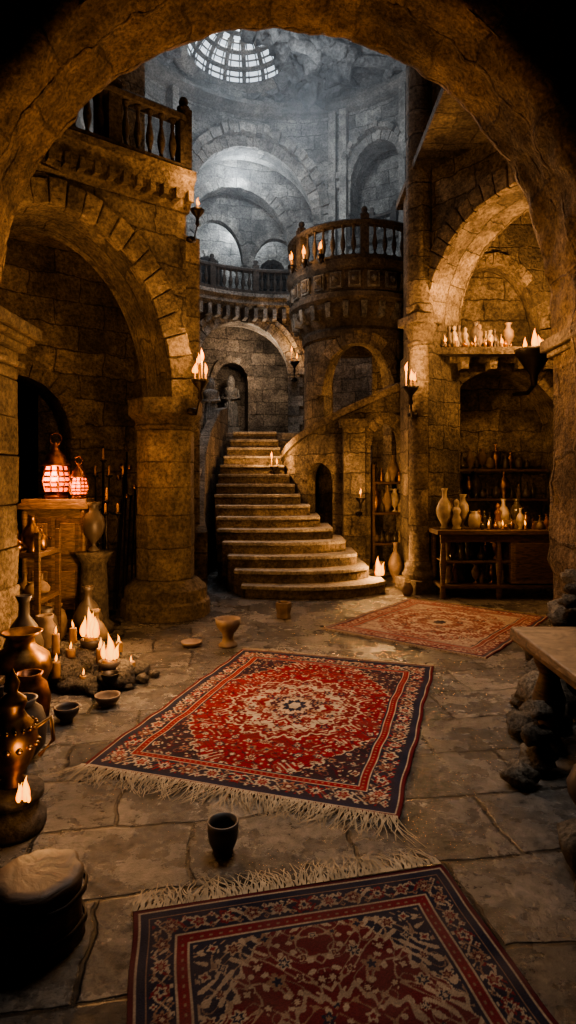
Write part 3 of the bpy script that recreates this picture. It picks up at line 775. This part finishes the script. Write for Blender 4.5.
BOWL = [(.03, 0), (.035, .01), (.03, .02), (.055, .05), (.065, .085), (.067, .11), (.06, .11), (.055, .085), (.04, .045), (0, .03)]
CHAL = [(.06, 0), (.062, .015), (.03, .03), (.02, .06), (.022, .1), (.05, .12), (.085, .16), (.105, .2), (.11, .23), (.1, .23), (.08, .18), (.04, .14), (0, .13)]
CUP = [(.04, 0), (.045, .006), (.042, .018), (.048, .03), (.06, .06), (.065, .1), (.066, .135), (.06, .137), (.057, .1), (.05, .06), (0, .04)]
def scl(p, k, h=None): h = h or k; return [(r * k, z * h) for r, z in p]
def prop(name, prof, loc, mat, seg=24, k=1., h=None):
    mb = MB(); mb.lathe(scl(prof, k, h), loc, seg); return mb.obj(name, [mat])

prop('clay_cup', CUP, (-.27, 2.49, 0), M_dclay, k=.98, h=1.0, seg=32)
prop('stone_chalice', [(.085, 0), (.09, .02), (.06, .04), (.05, .08), (.055, .12), (.09, .16), (.115, .21), (.12, .26), (.11, .26), (.09, .2), (.05, .16), (0, .15)], (-.56, 5.6, 0), M_clay)
prop('clay_dish', [(.05, 0), (.08, .01), (.095, .03), (.1, .045), (.09, .045), (.07, .025), (0, .02)], (-.9, 5.6, 0), M_clay)
mb = MB(); mb.lathe([(.075, 0), (.085, .01), (.08, .03), (.075, .05), (.09, .12), (.092, .17), (.08, .18), (.07, .17), (.06, .1), (0, .08)], (-.05, 6.75, 0), 6, 0, False); mb.obj('stone_mortar', [M_clay])
prop('small_bowl', BOWL, (-1.42, 3.85, 0), M_dclay, k=1.2, h=.9)
prop('small_bowl', BOWL, (-1.24, 4.12, 0), M_clay, k=1.3, h=.7)

mb = MB()
mb.lathe([(.14, 0), (.146, .01), (.14, .05), (.136, .1), (.135, .14), (.138, .18), (.144, .205), (.142, .222), (.128, .232), (.09, .228), (.05, .232), (.02, .229), (0, .23)], (-.84, 2.02, 0), 56, 0, wob=.09)
mb.lathe([(.146, 0), (.154, .005), (.154, .02), (.146, .025)], (-.84, 2.02, .05), 40, 1, wob=.05, caps=False); mb.lathe([(.146, 0), (.154, .005), (.154, .018), (.146, .023)], (-.84, 2.02, .155), 40, 1, wob=.05, caps=False)
mb.obj('log_stool', [M_wood, M_iron])

mb = MB()
x, y = -1.22, 2.66
mb.lathe([(.13, 0), (.14, .02), (.14, .07), (.11, .1), (.11, .13), (.13, .15), (.13, .18), (.06, .2), (0, .2)], (x, y, 0), 20, 1)
mb.lathe([(.05, .2), (.06, .21), (.04, .24), (.08, .3), (.105, .38), (.1, .45), (.06, .5), (.045, .53), (.06, .56), (.055, .58), (.02, .61), (.03, .65), (.008, .7), (0, .72)], (x, y, 0), 24, 0)
for k in range(14):
    a = 2 * PI * k / 14; mb.lathe([(.008, 0), (.016, .012), (.008, .024)], (x + .105 * math.cos(a), y + .105 * math.sin(a), .37), 8, 0)
for k in range(18):
    a = 2 * PI * k / 18; mb.lathe([(.005, 0), (.011, .01), (.005, .02)], (x + .098 * math.cos(a), y + .098 * math.sin(a), .45), 8, 0)
mb.tube([(x + .1, y, .45), (x + .17, y, .5), (x + .18, y, .4), (x + .12, y, .33)], .01, 8, 0)
mb.flame((x + .1, y - .1, .18), .11, 2, 1.3)
o = mb.obj('brass_censer', [M_brass, M_dark, M_flame]); light('censer_light', (x + .2, y - .22, .35), 2.5, parent=o)

prop('brass_urn', URN, (-1.8, 4.05, 0), M_brass, k=2.0, h=1.15)
prop('black_pot', JAR, (-1.5, 3.35, 0), M_dclay, k=2.7, h=2.2)
prop('copper_pot', JAR, (-1.62, 3.75, 0), M_copper, k=2.4, h=2.3)
prop('clay_jug', VASE, (-1.98, 4.5, 0), M_dclay, k=1.9, h=1.9)
prop('clay_jar', JAR, (-1.98, 4.88, 0), M_clay, k=2.0, h=3.0)
prop('brass_vase', VASE, (-1.6, 3.0, 0), M_brass, k=2.0, h=1.6)
prop('clay_jar', JAR, (-1.42, 3.05, 0), M_dclay, k=1.7, h=1.5)
mb = MB()
mb.box((-1.98, 3.3, .3), (.5, .9, .05), .1)
for dx, dy in ((-.2, -.4), (.2, -.4), (-.2, .4), (.2, .4)): mb.lathe([(.03, 0), (.02, .05), (.035, .12), (.02, .2), (.03, .28)], (-1.98 + dx, 3.3 + dy, 0), 10)
mb.obj('low_wooden_table', [M_wood], bevel=.006)
prop('brass_urn', URN, (-1.9, 3.15, .325), M_brass, k=1.5, h=1.1)
prop('clay_pitcher', VASE, (-1.95, 3.55, .325), M_clay, k=1.6, h=1.2)
mb = MB()
for i, (a, b) in enumerate([((-1.55, 3.15, 0), (-1.9, 3.0, 1.2)), ((-2.05, 3.9, 0), (-2.18, 4.15, 1.4))]):
    mb.tube([a, [(a[k] + b[k]) / 2 + .01 for k in range(3)], b], .017, 8, 0)
mb.obj('wooden_staffs', [M_wood])

mb = MB()
rk = [(-1.3, 4.5, .15), (-1.55, 4.75, .2), (-1.42, 4.62, .13), (-1.7, 4.55, .16), (-1.2, 4.72, .1), (-1.48, 4.42, .1), (-1.62, 4.95, .17), (-1.75, 4.85, .2), (-1.36, 4.85, .14), (-1.12, 4.6, .05), (-1.2, 4.45, .05), (-1.4, 4.33, .06), (-1.6, 4.4, .08), (-1.05, 4.72, .04)]
for x, y, r in rk: mb.rock((x, y, r * .5), r)
mb.obj('rock_pile', [M_rock])
grp = empty('candle_cluster')
mb = MB()
for x, y, z, h, r, fh, wd in [(-1.33, 4.48, .16, .05, .055, .2, 1.5), (-1.55, 4.72, .26, .06, .055, .23, 1.5), (-1.44, 4.6, .12, .14, .03, .08, 1), (-1.66, 4.58, .2, .06, .035, .06, 1), (-1.22, 4.66, .08, .06, .035, .05, 1), (-1.6, 4.92, .2, .2, .03, .07, 1), (-1.5, 4.4, .06, .06, .03, .05, 1), (-1.72, 4.8, .25, .12, .03, .06, 1), (-1.36, 4.82, .15, .1, .03, .06, 1), (-1.7, 4.4, .1, .12, .03, .06, 1), (-1.8, 4.65, .2, .16, .03, .06, 1)]:
    mb.candle((x, y, z), h, r, 1, 0, fh, wd)
for x, y, z in ((-1.33, 4.48, .15), (-1.55, 4.72, .25)):
    mb.lathe([(.04, -.04), (.075, 0), (.085, .05), (.07, .05), (.06, .01)], (x, y, z), 14, 2)
mb.obj('candles', [M_wax, M_flame, M_dclay], parent=grp)
light('candle_light_a', (-1.2, 4.3, .62), 15, parent=grp, size=.05); light('candle_light_b', (-1.42, 5.1, .85), 52, parent=grp, size=.05)
prop('iron_goblet', CHAL, (-1.28, 4.32, 0), M_iron, k=.6, h=.7)

mb = MB(); cx, cy, a = -2.42, 6.35, .12
mb.box((cx, cy, .06), (.7, .5, .12), a); mb.box((cx, cy, .68), (.6, .42, 1.14), a); mb.box((cx, cy, 1.28), (.7, .5, .06), a); mb.box((cx, cy, 1.33), (.64, .46, .05), a)
ca, sa = math.cos(a), math.sin(a)
def cab(lx, ly, lz): return (cx + lx * ca - ly * sa, cy + lx * sa + ly * ca, lz)
for sgn in (-1, 1):
    mb.lathe([(.03, 0), (.035, .05), (.022, .1), (.03, .5), (.022, .9), (.035, 1.05), (.03, 1.12)], cab(.29 * sgn, -.21, .12), 10)
for zc, hh in ((.42, .5), (.95, .42)):
    for sgn in (-1, 1):
        mb.box(cab(.135 * sgn, -.215, zc), (.23, .02, hh), a, 1); mb.box(cab(.135 * sgn, -.23, zc), (.15, .02, hh - .1), a, 0)
        mb.lathe([(.0, -.01), (.02, 0), (0, .02)], cab(.03 * sgn, -.24, zc), 8, 2)
mb.obj('carved_cabinet', [M_wood2, M_wood, M_brass], bevel=.006)
def lantern(x, y, z, k=1.):
    mb = MB()
    mb.lathe(scl([(.1, 0), (.11, .02), (.09, .04), (.12, .06)], k), (x, y, z), 6, 0, False)
    mb.lathe(scl([(.1, .06), (.125, .14), (.1, .27)], k), (x, y, z), 6, 1, False)
    for i in range(12):
        an = 2 * PI * i / 12
        rr = 1 if i % 2 == 0 else .88
        mb.tube([(x + .105 * rr * k * math.cos(an), y + .105 * rr * k * math.sin(an), z + .06 * k), (x + .13 * rr * k * math.cos(an), y + .13 * rr * k * math.sin(an), z + .14 * k), (x + .105 * rr * k * math.cos(an), y + .105 * rr * k * math.sin(an), z + .27 * k)], (.011 if i % 2 == 0 else .007) * k, 6, 0)
    for zz, r_ in ((.1, .118), (.14, .13), (.185, .122), (.23, .114)): mb.tube([(x + r_ * k * math.cos(2 * PI * i / 6), y + r_ * k * math.sin(2 * PI * i / 6), z + zz * k) for i in range(7)], .009 * k, 5, 0)
    mb.lathe(scl([(.13, .27), (.12, .29), (.09, .32), (.08, .36), (.04, .4), (.02, .43), (.025, .45), (.0, .48)], k), (x, y, z), 12, 0)
    mb.tube([(x + .05 * k * math.cos(t), y, z + .5 * k + .05 * k * math.sin(t)) for t in [i * 2 * PI / 12 for i in range(13)]], .006 * k, 6, 0)
    o = mb.obj('moroccan_lantern', [M_copper, M_lant])
    light('lantern_light', (x + .05, y - .25, z + .2 * k), 11 * k, (1, .38, .12), parent=o)
lantern(cx - .02, cy - .05, 1.355, 1.25); lantern(cx + .24, cy - .1, 1.355, .8)
mb = MB(); p = fb(1.35, -.04, 2.7)
an = math.atan2(fb(1, 0, 0)[1] - fb(0, 0, 0)[1], fb(1, 0, 0)[0] - fb(0, 0, 0)[0])
mb.box(p, (.3, .05, .38), an, 0); mb.box(fb(1.35, -.07, 2.7), (.22, .02, .3), an, 1); mb.box(fb(1.35, -.12, 2.46), (.4, .24, .05), an, 0)
mb.rock(fb(1.35, -.085, 2.72), .05, (1, .15, 1.3), 2)
mb.obj('framed_icon', [M_wood2, M_icon, M_dclay])

def candelabra(name, x, y, z0, H, arms=5, sp=.2, lit=False):
    mb = MB()
    mb.lathe([(.14, 0), (.15, .015), (.06, .04), (.02, .08), (.016, .3), (.035, .33), (.016, .36), (.014, H * .6), (.035, H * .62), (.014, H * .65), (.014, H), (.04, H + .02), (.045, H + .03), (0, H + .03)], (x, y, z0), 14, 0)
    for i in range(arms - 1):
        k = (i - (arms - 2) / 2); dx = sp * k
        mb.tube([(x, y, z0 + H * .7), (x + dx * .5, y - .03, z0 + H * .66), (x + dx * .95, y - .04, z0 + H * .75), (x + dx, y - .04, z0 + H * .9)], .009, 6, 0)
        mb.lathe([(.01, 0), (.04, .015), (.042, .03), (0, .03)], (x + dx, y - .04, z0 + H * .9), 10, 0)
        mb.lathe([(.014, 0), (.013, .1), (.004, .11)], (x + dx, y - .04, z0 + H * .92), 8, 1)
    mb.lathe([(.014, 0), (.013, .13), (.004, .14)], (x, y, z0 + H + .03), 8, 1)
    return mb.obj(name, [M_iron, M_wax])
candelabra('iron_candelabra', -2.14, 6.95, 0, 1.75, 5, .16)
candelabra('iron_candelabra', -1.95, 6.45, 0, 1.3, 4, .13)
mb = MB()
for i in range(7):
    x = -2.1 + i * .05 + random.uniform(-.02, .02); mb.tube([(x, 7.2, .0), (x + random.uniform(-.05, .05), 7.5, random.uniform(1.3, 2.1))], .012, 6, 0)
    mb.lathe([(.01, 0), (.035, .03), (.01, .08)], (x, 7.4, 1.2 + random.random() * .5), 8, 1)
mb.obj('weapon_rack', [M_iron, M_brass])
mb = MB(); mb.lathe([(.2, 0), (.2, .08), (.15, .12), (.13, .7), (.18, .78), (.2, .82)], (-1.98, 6.12, 0), 16); mb.obj('stone_pedestal', [M_dark])
prop('dark_vase', URN, (-1.98, 6.12, .82), M_dclay, k=1.1, h=1.1)
prop('clay_jug', VASE, (-1.9, 5.7, 0), M_dclay, k=1.8, h=1.5)
prop('clay_jar', JAR, (-2.25, 5.75, 0), M_clay, k=2.4, h=2.4)
prop('clay_jar', JAR, (-2.15, 5.3, 0), M_dclay, k=2.2, h=2.8)
prop('clay_pitcher', VASE, (-1.72, 5.35, 0), M_clay, k=1.5, h=1.1)
mb = MB()
for z in (.1, .5, .9): mb.box((-2.38, 5.38, z), (.5, .5, .04))
for sx in (-1, 1):
    for sy in (-1, 1): mb.box((-2.38 + sx * .23, 5.38 + sy * .23, .55), (.045, .045, 1.1))
mb.obj('wooden_rack', [M_wood], bevel=.004)
mb = MB()
for i in range(18):
    pr = random.choice([JAR, BOT, VASE, FLASK]); z = (.12, .52, .92)[i % 3]; mb.lathe(scl(pr, 1.2, .9), (-2.54 + (i // 6) * .15, 5.25 + (i // 3 % 2) * .2, z), 12, i % 3)
mb.obj('rack_jars', [M_dclay, M_clay, M_brass])

def sconce(x, y, z, k=1., e=30, n=3, dirx=0., diry=-1., name='iron_sconce', fh=.13):
    mb = MB(); px, py = x + dirx * .25 * k, y + diry * .25 * k
    mb.tube([(x, y, z - .3 * k), (x + dirx * .12 * k, y + diry * .12 * k, z - .32 * k), (px, py, z - .15 * k), (px, py, z)], .014 * k, 8, 0)
    mb.lathe(scl([(.03, -.32), (.07, -.3), (.07, -.26), (.03, -.24)], k), (x, y, z), 10, 0)
    mb.lathe(scl([(.0, -.2), (.03, -.16), (.02, -.1), (.03, -.06), (.08, 0), (.1, .04), (.09, .04), (0, .02)], k), (px, py, z), 14, 0)
    for i in range(n):
        a = 2 * PI * i / n + .4; r = .06 * k if n > 1 else 0
        hh = (.08 + .12 * (i % 2)) * k
        mb.candle((px + r * math.cos(a), py + r * math.sin(a), z + .03 * k), hh, .012 * k, 2, 1, fh * k * random.uniform(.8, 1.2))
    o = mb.obj(name, [M_iron, M_wax, M_flame])
    light('sconce_light', (px + dirx * .12, py + diry * .16, z + .35 * k), e, parent=o, size=.05); return o
sconce(-1.08, 6.75, 2.6, 1.0, 42, 4, .5, -.86)
sconce(1.72, 8.27, 2.75, 1.1, 50, 3, -.3, -.95)
sconce(-.2, 10.6, 1.75, .8, 28, 2, -.2, -.95)
sconce(1.1, 9.3, 1.25, .8, 26, 1, 0, -1)
sconce(-1.1, 6.8, 4.5, .8, 14, 1, .5, -.86)
sconce(.15, 14.45, 4.3, 1.2, 20, 2, 0, -.9)
mb = MB(); x, y, z = 3.3, 8.05, 3.25
mb.lathe([(.0, -.45), (.04, -.42), (.05, -.3), (.1, -.22), (.2, -.06), (.24, 0), (.25, .05), (.22, .05), (.0, .0)], (x, y, z), 18, 0)
mb.tube([(x, y, z - .42), (x, y + .2, z - .5), (x, 8.76, z - .45)], .03, 8, 0)
for dx, dy, h in ((0, 0, .26), (-.1, .03, .15), (.1, .02, .18)): mb.candle((x + dx, y + dy, z + .02), .06, .025, 2, 1, h)
o = mb.obj('hanging_brazier', [M_iron, M_wax, M_flame]); light('brazier_light', (x - .1, y - .25, z + .6), 125, parent=o, size=.08)

mb = MB()
x0, x1, y0, y1 = 1.98, 3.55, 7.78, 8.3
mb.box(((x0 + x1) / 2, (y0 + y1) / 2, .87), (x1 - x0 + .1, y1 - y0 + .08, .06))
mb.box(((x0 + x1) / 2, (y0 + y1) / 2, .16), (x1 - x0, y1 - y0, .04)); mb.box(((x0 + x1) / 2 - .25, (y0 + y1) / 2, .48), (x1 - x0 - .6, y1 - y0 - .04, .03))
for xx in (x0 + .04, 2.75, x1 - .04):
    for yy in (y0 + .04, y1 - .04): mb.lathe([(.04, 0), (.045, .1), (.03, .2), (.045, .45), (.03, .7), (.045, .84)], (xx, yy, 0), 10)
mb.box(((x0 + x1) / 2, y0 + .02, .79), (x1 - x0, .03, .1)); mb.box((3.2, y0 + .22, .5), (.6, .42, .6), 0, 1); mb.box((3.2, y0 + .0, .5), (.5, .02, .45), 0, 0)
mb.box(((x0 + x1) / 2, y1 - .01, .5), (x1 - x0, .02, .8), 0, 0)
mb.obj('wooden_worktable', [M_wood, M_wood2], bevel=.006)
mb = MB()
def items(mb, x0, x1, y, z, n, dy=.1, kmin=.7, kmax=1.3, nm=5, o=0):
    for i in range(n):
        x = x0 + (x1 - x0) * (i + .5) / n + random.uniform(-.02, .02)
        pr = random.choice([JAR, BOT, VASE, URN, BOT, FIG, FLASK]); k = random.uniform(kmin, kmax) * (.7 if pr is URN else 1)
        mb.lathe(scl(pr, k, k), (x, y + random.uniform(-dy, dy), z), 14, o + random.randrange(nm))
IM = [M_cream, M_gl1, M_clay, M_brass, M_gl2]
items(mb, 2.5, 3.5, 8.05, .9, 12, .06); items(mb, 2.5, 3.5, 7.88, .9, 12, .03, .4, .8)
mb.lathe(scl(VASE, 1.45, 1.5), (2.08, 7.98, .9), 18, 0); mb.lathe(scl(FIG, 1.3, 1.3), (2.22, 7.9, .9), 18, 0); mb.lathe(scl(URN, .8, 1.0), (2.33, 8.0, .9), 18, 0); mb.lathe(scl(VASE, 1.3, 1.1), (2.2, 8.12, .9), 18, 2); mb.lathe(scl(JAR, 1.5, 1.6), (2.46, 7.92, .9), 18, 0)
mb.lathe(scl(VASE, 1.2, 1.1), (2.9, 8.08, .9), 18, 0)
mb.box((2.98, 8.05, .96), (.3, .2, .12), 0, 2); mb.box((3.35, 8.0, .95), (.26, .2, .1), .2, 2)
items(mb, 2.05, 3.5, 8.02, .18, 12, kmax=1.4); items(mb, 2.05, 2.8, 8.0, .495, 8)
mb.obj('table_bottles', IM)
mb = MB()
for x, y in ((2.62, 7.84), (3.1, 7.84), (2.8, 7.82), (3.42, 7.86)): mb.candle((x, y, .9), .06, .016, 1, 0, .07)
o = mb.obj('table_candles', [M_wax, M_flame]); light('table_light', (2.75, 7.55, 1.35), 10, parent=o)
mb = MB(); items(mb, 2.05, 3.2, 8.56, 3.41, 16, .05, .8, 1.3, nm=3); items(mb, 2.05, 3.2, 8.44, 3.41, 12, .02, .4, .8)
mb.obj('shelf_bottles', [M_cream, M_dclay, M_clay, M_brass, M_gl2])
mb = MB()
for x in (2.08, 2.2, 2.35, 2.62, 2.85, 3.0, 3.75, 3.9): mb.candle((x, 8.4, 3.41), random.uniform(.05, .1), .014, 1, 0, .09)
o = mb.obj('shelf_candles', [M_wax, M_flame]); light('shelf_light', (2.4, 8.1, 3.95), 20, parent=o)
mb = MB()
for z in (1.25, 1.7): mb.box((3.08, 9.2, z), (1.7, .25, .04))
items(mb, 2.35, 3.8, 9.2, 1.27, 13, .04, nm=4, o=1); items(mb, 2.4, 3.7, 9.2, 1.72, 12, .04, nm=4, o=1)
mb.obj('niche_shelves', [M_wood, M_dclay, M_clay, M_brass, M_gl1])

mb = MB()
for z in (.5, 1.0, 1.5): mb.box((1.65, 9.95, z), (.62, .22, .035), .25)
for sx in (-.28, .28): mb.box((1.65 + sx, 9.95 + sx * .25, .9), (.04, .22, 1.8), .25)
for z in (.52, 1.02, 1.52): items(mb, 1.4, 1.9, 9.93, z, 5, .02, .9, 1.3, nm=4, o=1)
mb.obj('jar_shelf', [M_wood, M_gl1, M_cream, M_brass, M_clay])
prop('clay_jug', VASE, (1.62, 9.05, 0), M_clay, k=1.5, h=1.7)
prop('clay_jar', JAR, (1.4, 9.2, 0), M_clay, k=2, h=2)
mb = MB(); x, y = 1.32, 8.72
mb.lathe([(.1, 0), (.11, .02), (.05, .05), (.05, .09), (.12, .14), (.14, .18), (.12, .18), (0, .14)], (x, y, 0), 16, 0)
mb.flame((x, y, .15), .3, 1, 1.3)
o = mb.obj('fire_bowl', [M_iron, M_flame]); light('fire_light', (x + .0, y - .26, .45), 30, parent=o)
prop('small_pot', JAR, (1.6, 8.05, 0), M_clay, k=1.4, h=1.2)

mb = MB()
mb.box((1.72, 2.95, .62), (.78, 1.4, .07), -.04, 0, jit=.01)
mb.box((1.74, 2.95, .56), (.66, 1.28, .06), -.04, 1)
for dx, dy in ((-.24, -.5), (-.22, .5), (.25, -.5), (.25, .5)):
    mb.lathe([(.09, 0), (.1, .03), (.06, .08), (.05, .13), (.085, .22), (.09, .3), (.06, .4), (.05, .44), (.08, .5), (.085, .54)], (1.72 + dx, 2.95 + dy, 0), 16, 1)
mb.obj('wooden_bench', [M_wood2, M_wood], bevel=.012)
mb = MB()
for x, y, z, r in [(1.18, 3.05, .05, .08), (1.34, 3.2, .07, .09), (1.32, 3.18, .2, .075), (1.36, 3.22, .31, .06), (1.45, 3.62, .07, .11), (1.62, 3.75, .1, .13), (1.7, 3.95, .12, .17), (1.85, 4.1, .35, .15), (1.95, 4.25, .2, .25), (2.02, 4.3, .6, .14), (1.92, 4.15, .6, .1), (1.22, 2.36, .1, .13), (1.32, 2.22, .13, .17), (1.25, 2.3, .3, .1), (2.15, 5.1, .08, .12), (2.25, 5.35, .1, .15), (1.6, 4.1, .05, .07), (2.1, 4.35, .82, .1), (1.95, 3.3, .7, .06), (2.02, 4.2, .78, .07), (1.9, 4.05, .73, .06)]:
    mb.rock((x, y, z), r, amp=.4)
mb.obj('rubble_pile', [M_rock])
prop('small_pot', JAR, (1.1, 2.08, 0), M_dclay, k=1.8, h=1.4)
prop('clay_pitcher', VASE, (1.36, 2.72, 0), M_dclay, k=1.2, h=1.0)
prop('clay_jug', VASE, (1.62, 3.1, .655), M_clay, k=.8, h=.6)

def statue(x, y, z, k=1.):
    mb = MB()
    mb.box((x, y, z + .1), (.5, .4, .2), 0, 0)
    z += .2
    mb.lathe(scl([(.2, 0), (.22, .03), (.19, .3), (.16, .6), (.15, .75), (.19, .95), (.17, 1.05), (.06, 1.1), (.05, 1.14)], k), (x, y, z), 16, 0, True)
    mb.lathe(scl([(.0, 1.12), (.06, 1.15), (.08, 1.22), (.075, 1.3), (.04, 1.35), (0, 1.36)], k), (x, y, z), 14, 0)
    for sg in (-1, 1): mb.tube([(x + sg * .17 * k, y, z + 1.0 * k), (x + sg * .23 * k, y - .03, z + .78 * k), (x + sg * .05 * k, y - .2 * k, z + .75 * k)], [.06 * k, .05 * k, .035 * k], 8, 0)
    for i in range(10):
        a = PI + PI * i / 9; mb.tube([(x + .2 * k * math.cos(a), y + .2 * k * math.sin(a), z), (x + .15 * k * math.cos(a), y + .15 * k * math.sin(a), z + .7 * k)], .02 * k, 5, 0)
    mb.lathe(scl([(.1, 1.06), (.115, 1.14), (.105, 1.28), (.06, 1.38), (0, 1.41)], k), (x, y + .035 * k, z), 14, 0)
    mb.obj('robed_statue', [M_gvous])
sp_ = cylin(RC, 5.2)(-1.5, .2, 2.75); statue(sp_[0], sp_[1], 2.75)
statue(-1.75, 13.6, 2.48, .85)

# ------------------------------------------------------------------ haze
m = bpy.data.materials.new('haze'); m.use_nodes = True; nt = m.node_tree; nt.nodes.clear()
ou = nt.nodes.new('ShaderNodeOutputMaterial'); vs_ = nt.nodes.new('ShaderNodeVolumeScatter'); vs_.inputs['Density'].default_value = .017; vs_.inputs['Color'].default_value = (.9, .95, 1, 1); vs_.inputs['Anisotropy'].default_value = .2
nt.links.new(vs_.outputs[0], ou.inputs['Volume'])
mb = MB(); mb.box((-.1, 12.0, 8.3), (7.6, 8.6, 5.0)); mb.obj('dusty_air', [m])

# ------------------------------------------------------------------ lights
w = bpy.data.worlds.new('world'); scene.world = w; w.use_nodes = True
bg = w.node_tree.nodes['Background']; bg.inputs[0].default_value = (.8, .9, 1, 1); bg.inputs[1].default_value = 1.5
def spot(name, loc, rot, e, ang, blend, size, col):
    l = bpy.data.lights.new(name, 'SPOT'); l.energy = e; l.spot_size = ang; l.spot_blend = blend; l.shadow_soft_size = size; l.color = col
    o = bpy.data.objects.new(name, l); o.location = loc; o.rotation_euler = rot; scene.collection.objects.link(o); return o
COOL = (.8, .9, 1.0)
spot('skylight_spot', (OC[0] - .5, OC[1] + .3, ZC + 3.2), (-.1, .14, 0), 7500, 1.1, .5, .4, COOL)
light('gallery_fill', (-1.2, 15.0, 9.2), 85, COOL, .4)  # cool fill added in the chamber behind the big arch
light('ambulatory_fill', (-1.3, 16.6, 8.6), 100, COOL, .3)  # added cool fill for the rear passage, stands in for daylight
light('rotunda_fill', (.3, 11.4, 8.4), 210, COOL, .8)  # added point fill in mid-rotunda, imitates light from the skylight
light('upper_gallery_fill', (-1.6, 8.2, 7.6), 45, COOL, .4)  # cool fill added to lighten the left balustrade and the wall behind
light('doorway_fill', (-.9, 15.0, 4.6), 45, (1, .78, .58), .2)  # unseen fill added to brighten the doorway and statue, no lamp here
light('stair_fill', (-.3, 10.2, 4.8), 20, (1, .88, .76), .4)  # soft fill added above the stairs, no source at this spot
spot('hall_fill_spot', (0.2, 3.9, 5.2), (-.05, 0, 0), 560, 1.2, .95, .7, (1, .92, .84))  # unseen spot added overhead to light the main rug
light('alcove_ambient', (-2.6, 6.9, 3.2), 9, WARM, .2)  # warm ambience point for the alcove, no lamp modelled there
light('tower_lamp', (1.25, 10.6, 2.9), 22, WARM, .15)
light('left_arch_fill', (-1.75, 4.6, 2.3), 14, WARM, .2)  # warm fill added to brighten the foreground arch, no torch here
light('right_arch_fill', (1.85, 4.8, 2.7), 11, WARM, .2)  # same added arch fill on the right side, no torch
light('left_soffit_fill', (-1.9, 5.5, 3.6), 22, WARM, .2)  # bare fill added behind the arch to warm its soffit, not a torch
light('right_soffit_fill', (1.9, 5.7, 3.9), 22, WARM, .2)  # matching added soffit fill on the right, not a torch
try: scene.view_settings.look = 'AgX - Medium High Contrast'
except Exception as ex: print(ex)
